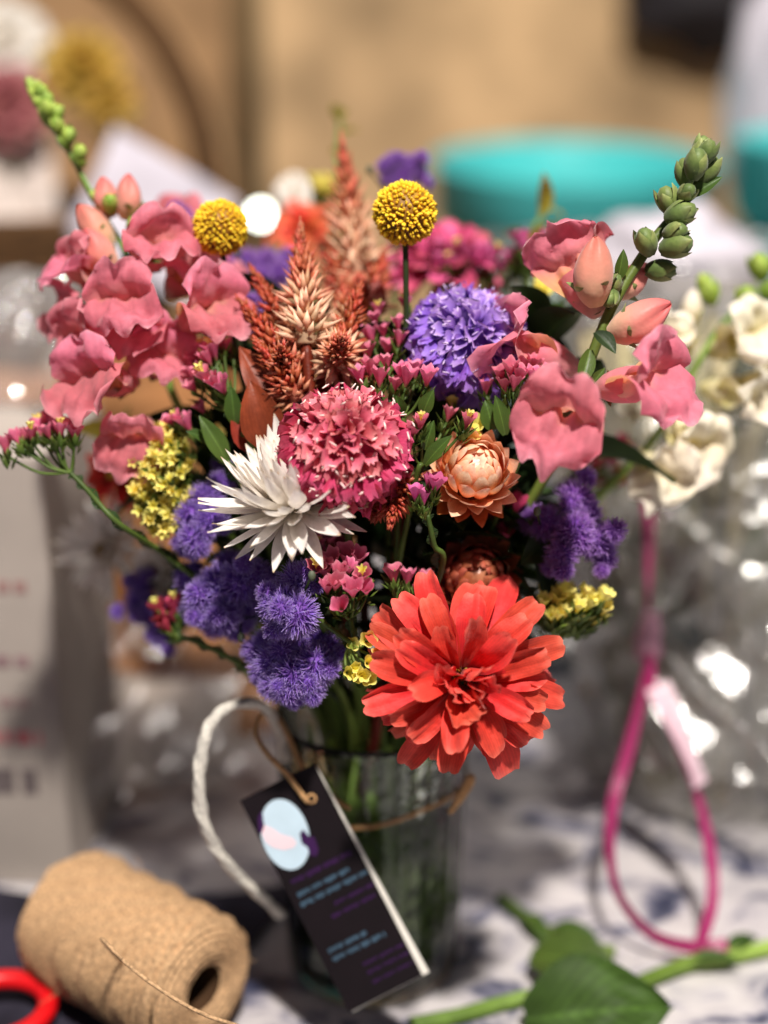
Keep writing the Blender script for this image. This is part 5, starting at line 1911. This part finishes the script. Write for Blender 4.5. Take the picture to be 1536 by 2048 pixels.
# ageratum
ageratum("violet ageratum tuft at the left between yellow statice and white strawflower",
         [(412, 985, .645, 46), (375, 1030, .645, 44), (420, 1040, .640, 46), (385, 1078, .640, 46), (440, 960, .655, 34), (355, 1085, .65, 30), (440, 920, .668, 26)], (-.35, .45, .85))
ageratum("sharp violet ageratum tuft left of the rosy statice",
         [(595, 1150, .614, 50), (560, 1178, .612, 46), (545, 1215, .608, 46), (600, 1232, .600, 58), (560, 1205, .606, 44), (545, 1258, .610, 36), (625, 1160, .612, 36)], (-.05, .35, .95))
ageratum("deep violet ageratum tuft lowest in the bouquet over the vase rim",
         [(540, 1320, .628, 58), (600, 1300, .628, 62), (590, 1355, .620, 60), (640, 1330, .622, 54), (545, 1370, .625, 46), (520, 1340, .632, 40), (660, 1290, .628, 40), (570, 1385, .622, 42), (620, 1378, .622, 42), (510, 1300, .636, 44)], (-.15, .1, .98))
ageratum("shaded violet ageratum tuft between the white strawflower and crimson sprig",
         [(430, 1170, .640, 60), (480, 1160, .636, 58), (400, 1205, .640, 50), (440, 1225, .638, 54), (510, 1140, .634, 46), (420, 1260, .66, 42), (365, 1150, .664, 40), (470, 1255, .655, 44), (500, 1205, .646, 46), (375, 1215, .668, 40), (455, 1120, .652, 40)], (-.3, .1, .95))
ageratum("blurred violet ageratum tuft low at the far left",
         [(275, 1160, .715, 42), (262, 1200, .715, 40), (300, 1240, .71, 44), (320, 1275, .705, 38), (330, 1220, .70, 36), (278, 1225, .72, 30)], (-.7, .0, .7))
ageratum("purple ageratum tuft at the right above the lemon statice",
         [(1160, 985, .645, 48), (1090, 1040, .640, 52), (1155, 1060, .634, 56), (1205, 1080, .640, 56), (1130, 1110, .632, 44), (1220, 1120, .642, 40), (1060, 1030, .650, 42), (1105, 1140, .640, 26), (1185, 1015, .645, 42)], (.5, .25, .85), 'agera_purple')
ageratum("blurred purple ageratum tuft at the very top behind a craspedia ball",
         [(785, 318, .735, 36), (825, 322, .735, 38), (845, 345, .735, 28), (775, 350, .735, 28), (805, 345, .73, 32)], (.1, .95, .3), 'agera_purple', 0)
ageratum("tiny purple ageratum bud cluster left of the left craspedia ball",
         [(365, 424, .715, 26), (350, 415, .72, 14)], (-.1, .9, .4), 'agera_purple', 0, 0)
ageratum("blurred purple ageratum tuft behind the front celosia at the left",
         [(480, 515, .735, 40), (530, 520, .735, 44), (560, 545, .73, 36), (500, 550, .73, 36), (575, 520, .74, 30)], (-.1, .9, .4), 'agera_purple', 1)
ageratum("dark purple ageratum tuft between left snapdragon and celosia",
         [(480, 600, .675, 40), (510, 605, .672, 36), (455, 630, .675, 38), (500, 640, .67, 36), (440, 600, .68, 26)], (-.1, .8, .5), 'agera_purple', 1)


# leafy greenery filling the heart of the bouquet
def sprig(label, pts, n, L, W, mat, name='leafy_sprig', smat='stem_dark'):
    sp = [P(*p) for p in pts]
    rt = stem_route(sp[-1], (sp[0] - sp[-1]).normalized(), .02)
    path = sp[:-1] + [sp[-1]] + rt[2:]
    T = flower_thing(name, label, path, 'foliage')
    add_stem(T, path, .0010, .0020, MAT[smat])
    ps = spline(sp, 14)
    for k in range(n):
        i = int((k + .5) / n * (len(ps) - 2)) + 1
        tg = (ps[i - 1] - ps[min(i + 1, len(ps) - 1)]).normalized()
        a = k * 2.4
        sd = tg.cross(Vector((cos(a), sin(a), .4))).normalized()
        T.add('leaf', leaf_variants(mat, MAT[mat], L, W), frame(ps[i], (tg * .6 + sd).normalized(), tg) @ Matrix.Scale(rnd(.7, 1.2), 4))
    return T


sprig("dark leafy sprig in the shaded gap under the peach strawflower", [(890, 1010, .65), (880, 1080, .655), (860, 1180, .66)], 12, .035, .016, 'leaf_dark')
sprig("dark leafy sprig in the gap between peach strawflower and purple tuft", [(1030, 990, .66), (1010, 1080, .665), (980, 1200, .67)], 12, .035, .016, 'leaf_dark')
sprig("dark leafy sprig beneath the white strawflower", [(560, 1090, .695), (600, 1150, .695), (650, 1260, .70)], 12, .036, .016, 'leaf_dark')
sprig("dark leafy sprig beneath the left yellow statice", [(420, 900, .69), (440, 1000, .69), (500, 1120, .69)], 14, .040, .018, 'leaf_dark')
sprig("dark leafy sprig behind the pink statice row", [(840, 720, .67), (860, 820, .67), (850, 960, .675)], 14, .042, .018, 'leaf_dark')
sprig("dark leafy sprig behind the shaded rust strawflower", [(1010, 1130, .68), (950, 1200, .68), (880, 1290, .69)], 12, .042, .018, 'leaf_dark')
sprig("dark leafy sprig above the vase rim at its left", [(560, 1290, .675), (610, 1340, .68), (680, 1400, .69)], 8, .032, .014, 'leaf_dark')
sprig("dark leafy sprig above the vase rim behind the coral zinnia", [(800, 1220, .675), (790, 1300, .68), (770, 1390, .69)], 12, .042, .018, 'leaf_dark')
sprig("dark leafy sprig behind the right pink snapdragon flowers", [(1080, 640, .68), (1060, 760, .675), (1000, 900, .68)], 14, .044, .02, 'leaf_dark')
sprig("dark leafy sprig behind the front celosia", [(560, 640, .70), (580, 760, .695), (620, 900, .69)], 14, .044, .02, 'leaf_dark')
sprig("sage green sprig showing right of the rust strawflower", [(1045, 1110, .655), (1020, 1160, .66), (970, 1230, .67)], 6, .022, .012, 'leaf', smat='stem')
T_ = sprig("yellowing leafy sprig at the left above the yellow statice", [(225, 860, .715), (260, 930, .71), (340, 1020, .70)], 6, .035, .02, 'yleaf', smat='stem')
sprig("pointed lime sprig rising blurred behind the magenta statice", [(1095, 415, .77), (1060, 470, .765), (1020, 560, .75)], 6, .032, .010, 'yleaf', smat='stem_bright')
sprig("faint lime bud sprig above the tall celosia plume", [(682, 215, .83), (678, 300, .82), (680, 420, .80)], 7, .014, .007, 'yleaf', smat='stem_bright')


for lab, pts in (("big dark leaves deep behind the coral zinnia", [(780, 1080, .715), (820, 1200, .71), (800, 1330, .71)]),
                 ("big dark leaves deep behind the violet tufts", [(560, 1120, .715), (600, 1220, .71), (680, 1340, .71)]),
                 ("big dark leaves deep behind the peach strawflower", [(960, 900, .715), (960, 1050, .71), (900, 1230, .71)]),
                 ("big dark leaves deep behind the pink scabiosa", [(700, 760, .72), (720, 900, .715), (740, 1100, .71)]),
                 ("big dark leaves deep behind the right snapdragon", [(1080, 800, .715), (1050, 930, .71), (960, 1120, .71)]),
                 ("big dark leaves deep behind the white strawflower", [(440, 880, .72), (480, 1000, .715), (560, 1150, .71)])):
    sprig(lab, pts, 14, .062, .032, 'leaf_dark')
sb_ = MB()
T = Thing("submerged_greens", "tangled green leaves and stems under water inside the vase", "foliage", Vector((VX, VY, .014)))
for k in range(60):
    a = k * 2.4
    r = .036 * sqrt(k / 60)
    p = Vector((VX + r * cos(a), VY + r * sin(a), rnd(.018, .095)))
    T.add('leaf', leaf_variants('leaf_fresh' if k % 3 else 'leaf', MAT['leaf_fresh' if k % 3 else 'leaf'], .034, .013), frame(p, (rnd(-.25, .25), rnd(-.25, .25), rnd(.5, 1)), (cos(a), sin(a), .1)))
for k in range(12):
    a = k * 2.4
    r = .036 * sqrt((k + .5) / 12)
    q = Vector((VX + r * cos(a), VY + r * sin(a), .014))
    sb_.tube([q, q + Vector((rnd(-.006, .006), rnd(-.006, .006), .06)), q + Vector((rnd(-.008, .008), rnd(-.008, .008), .125))], .0018, 6, r=rnd(0, 1))
T.add('stems', *local_mesh(sb_, 'stems', MAT['stem_bright'], (VX, VY, .014)), kind='stuff')
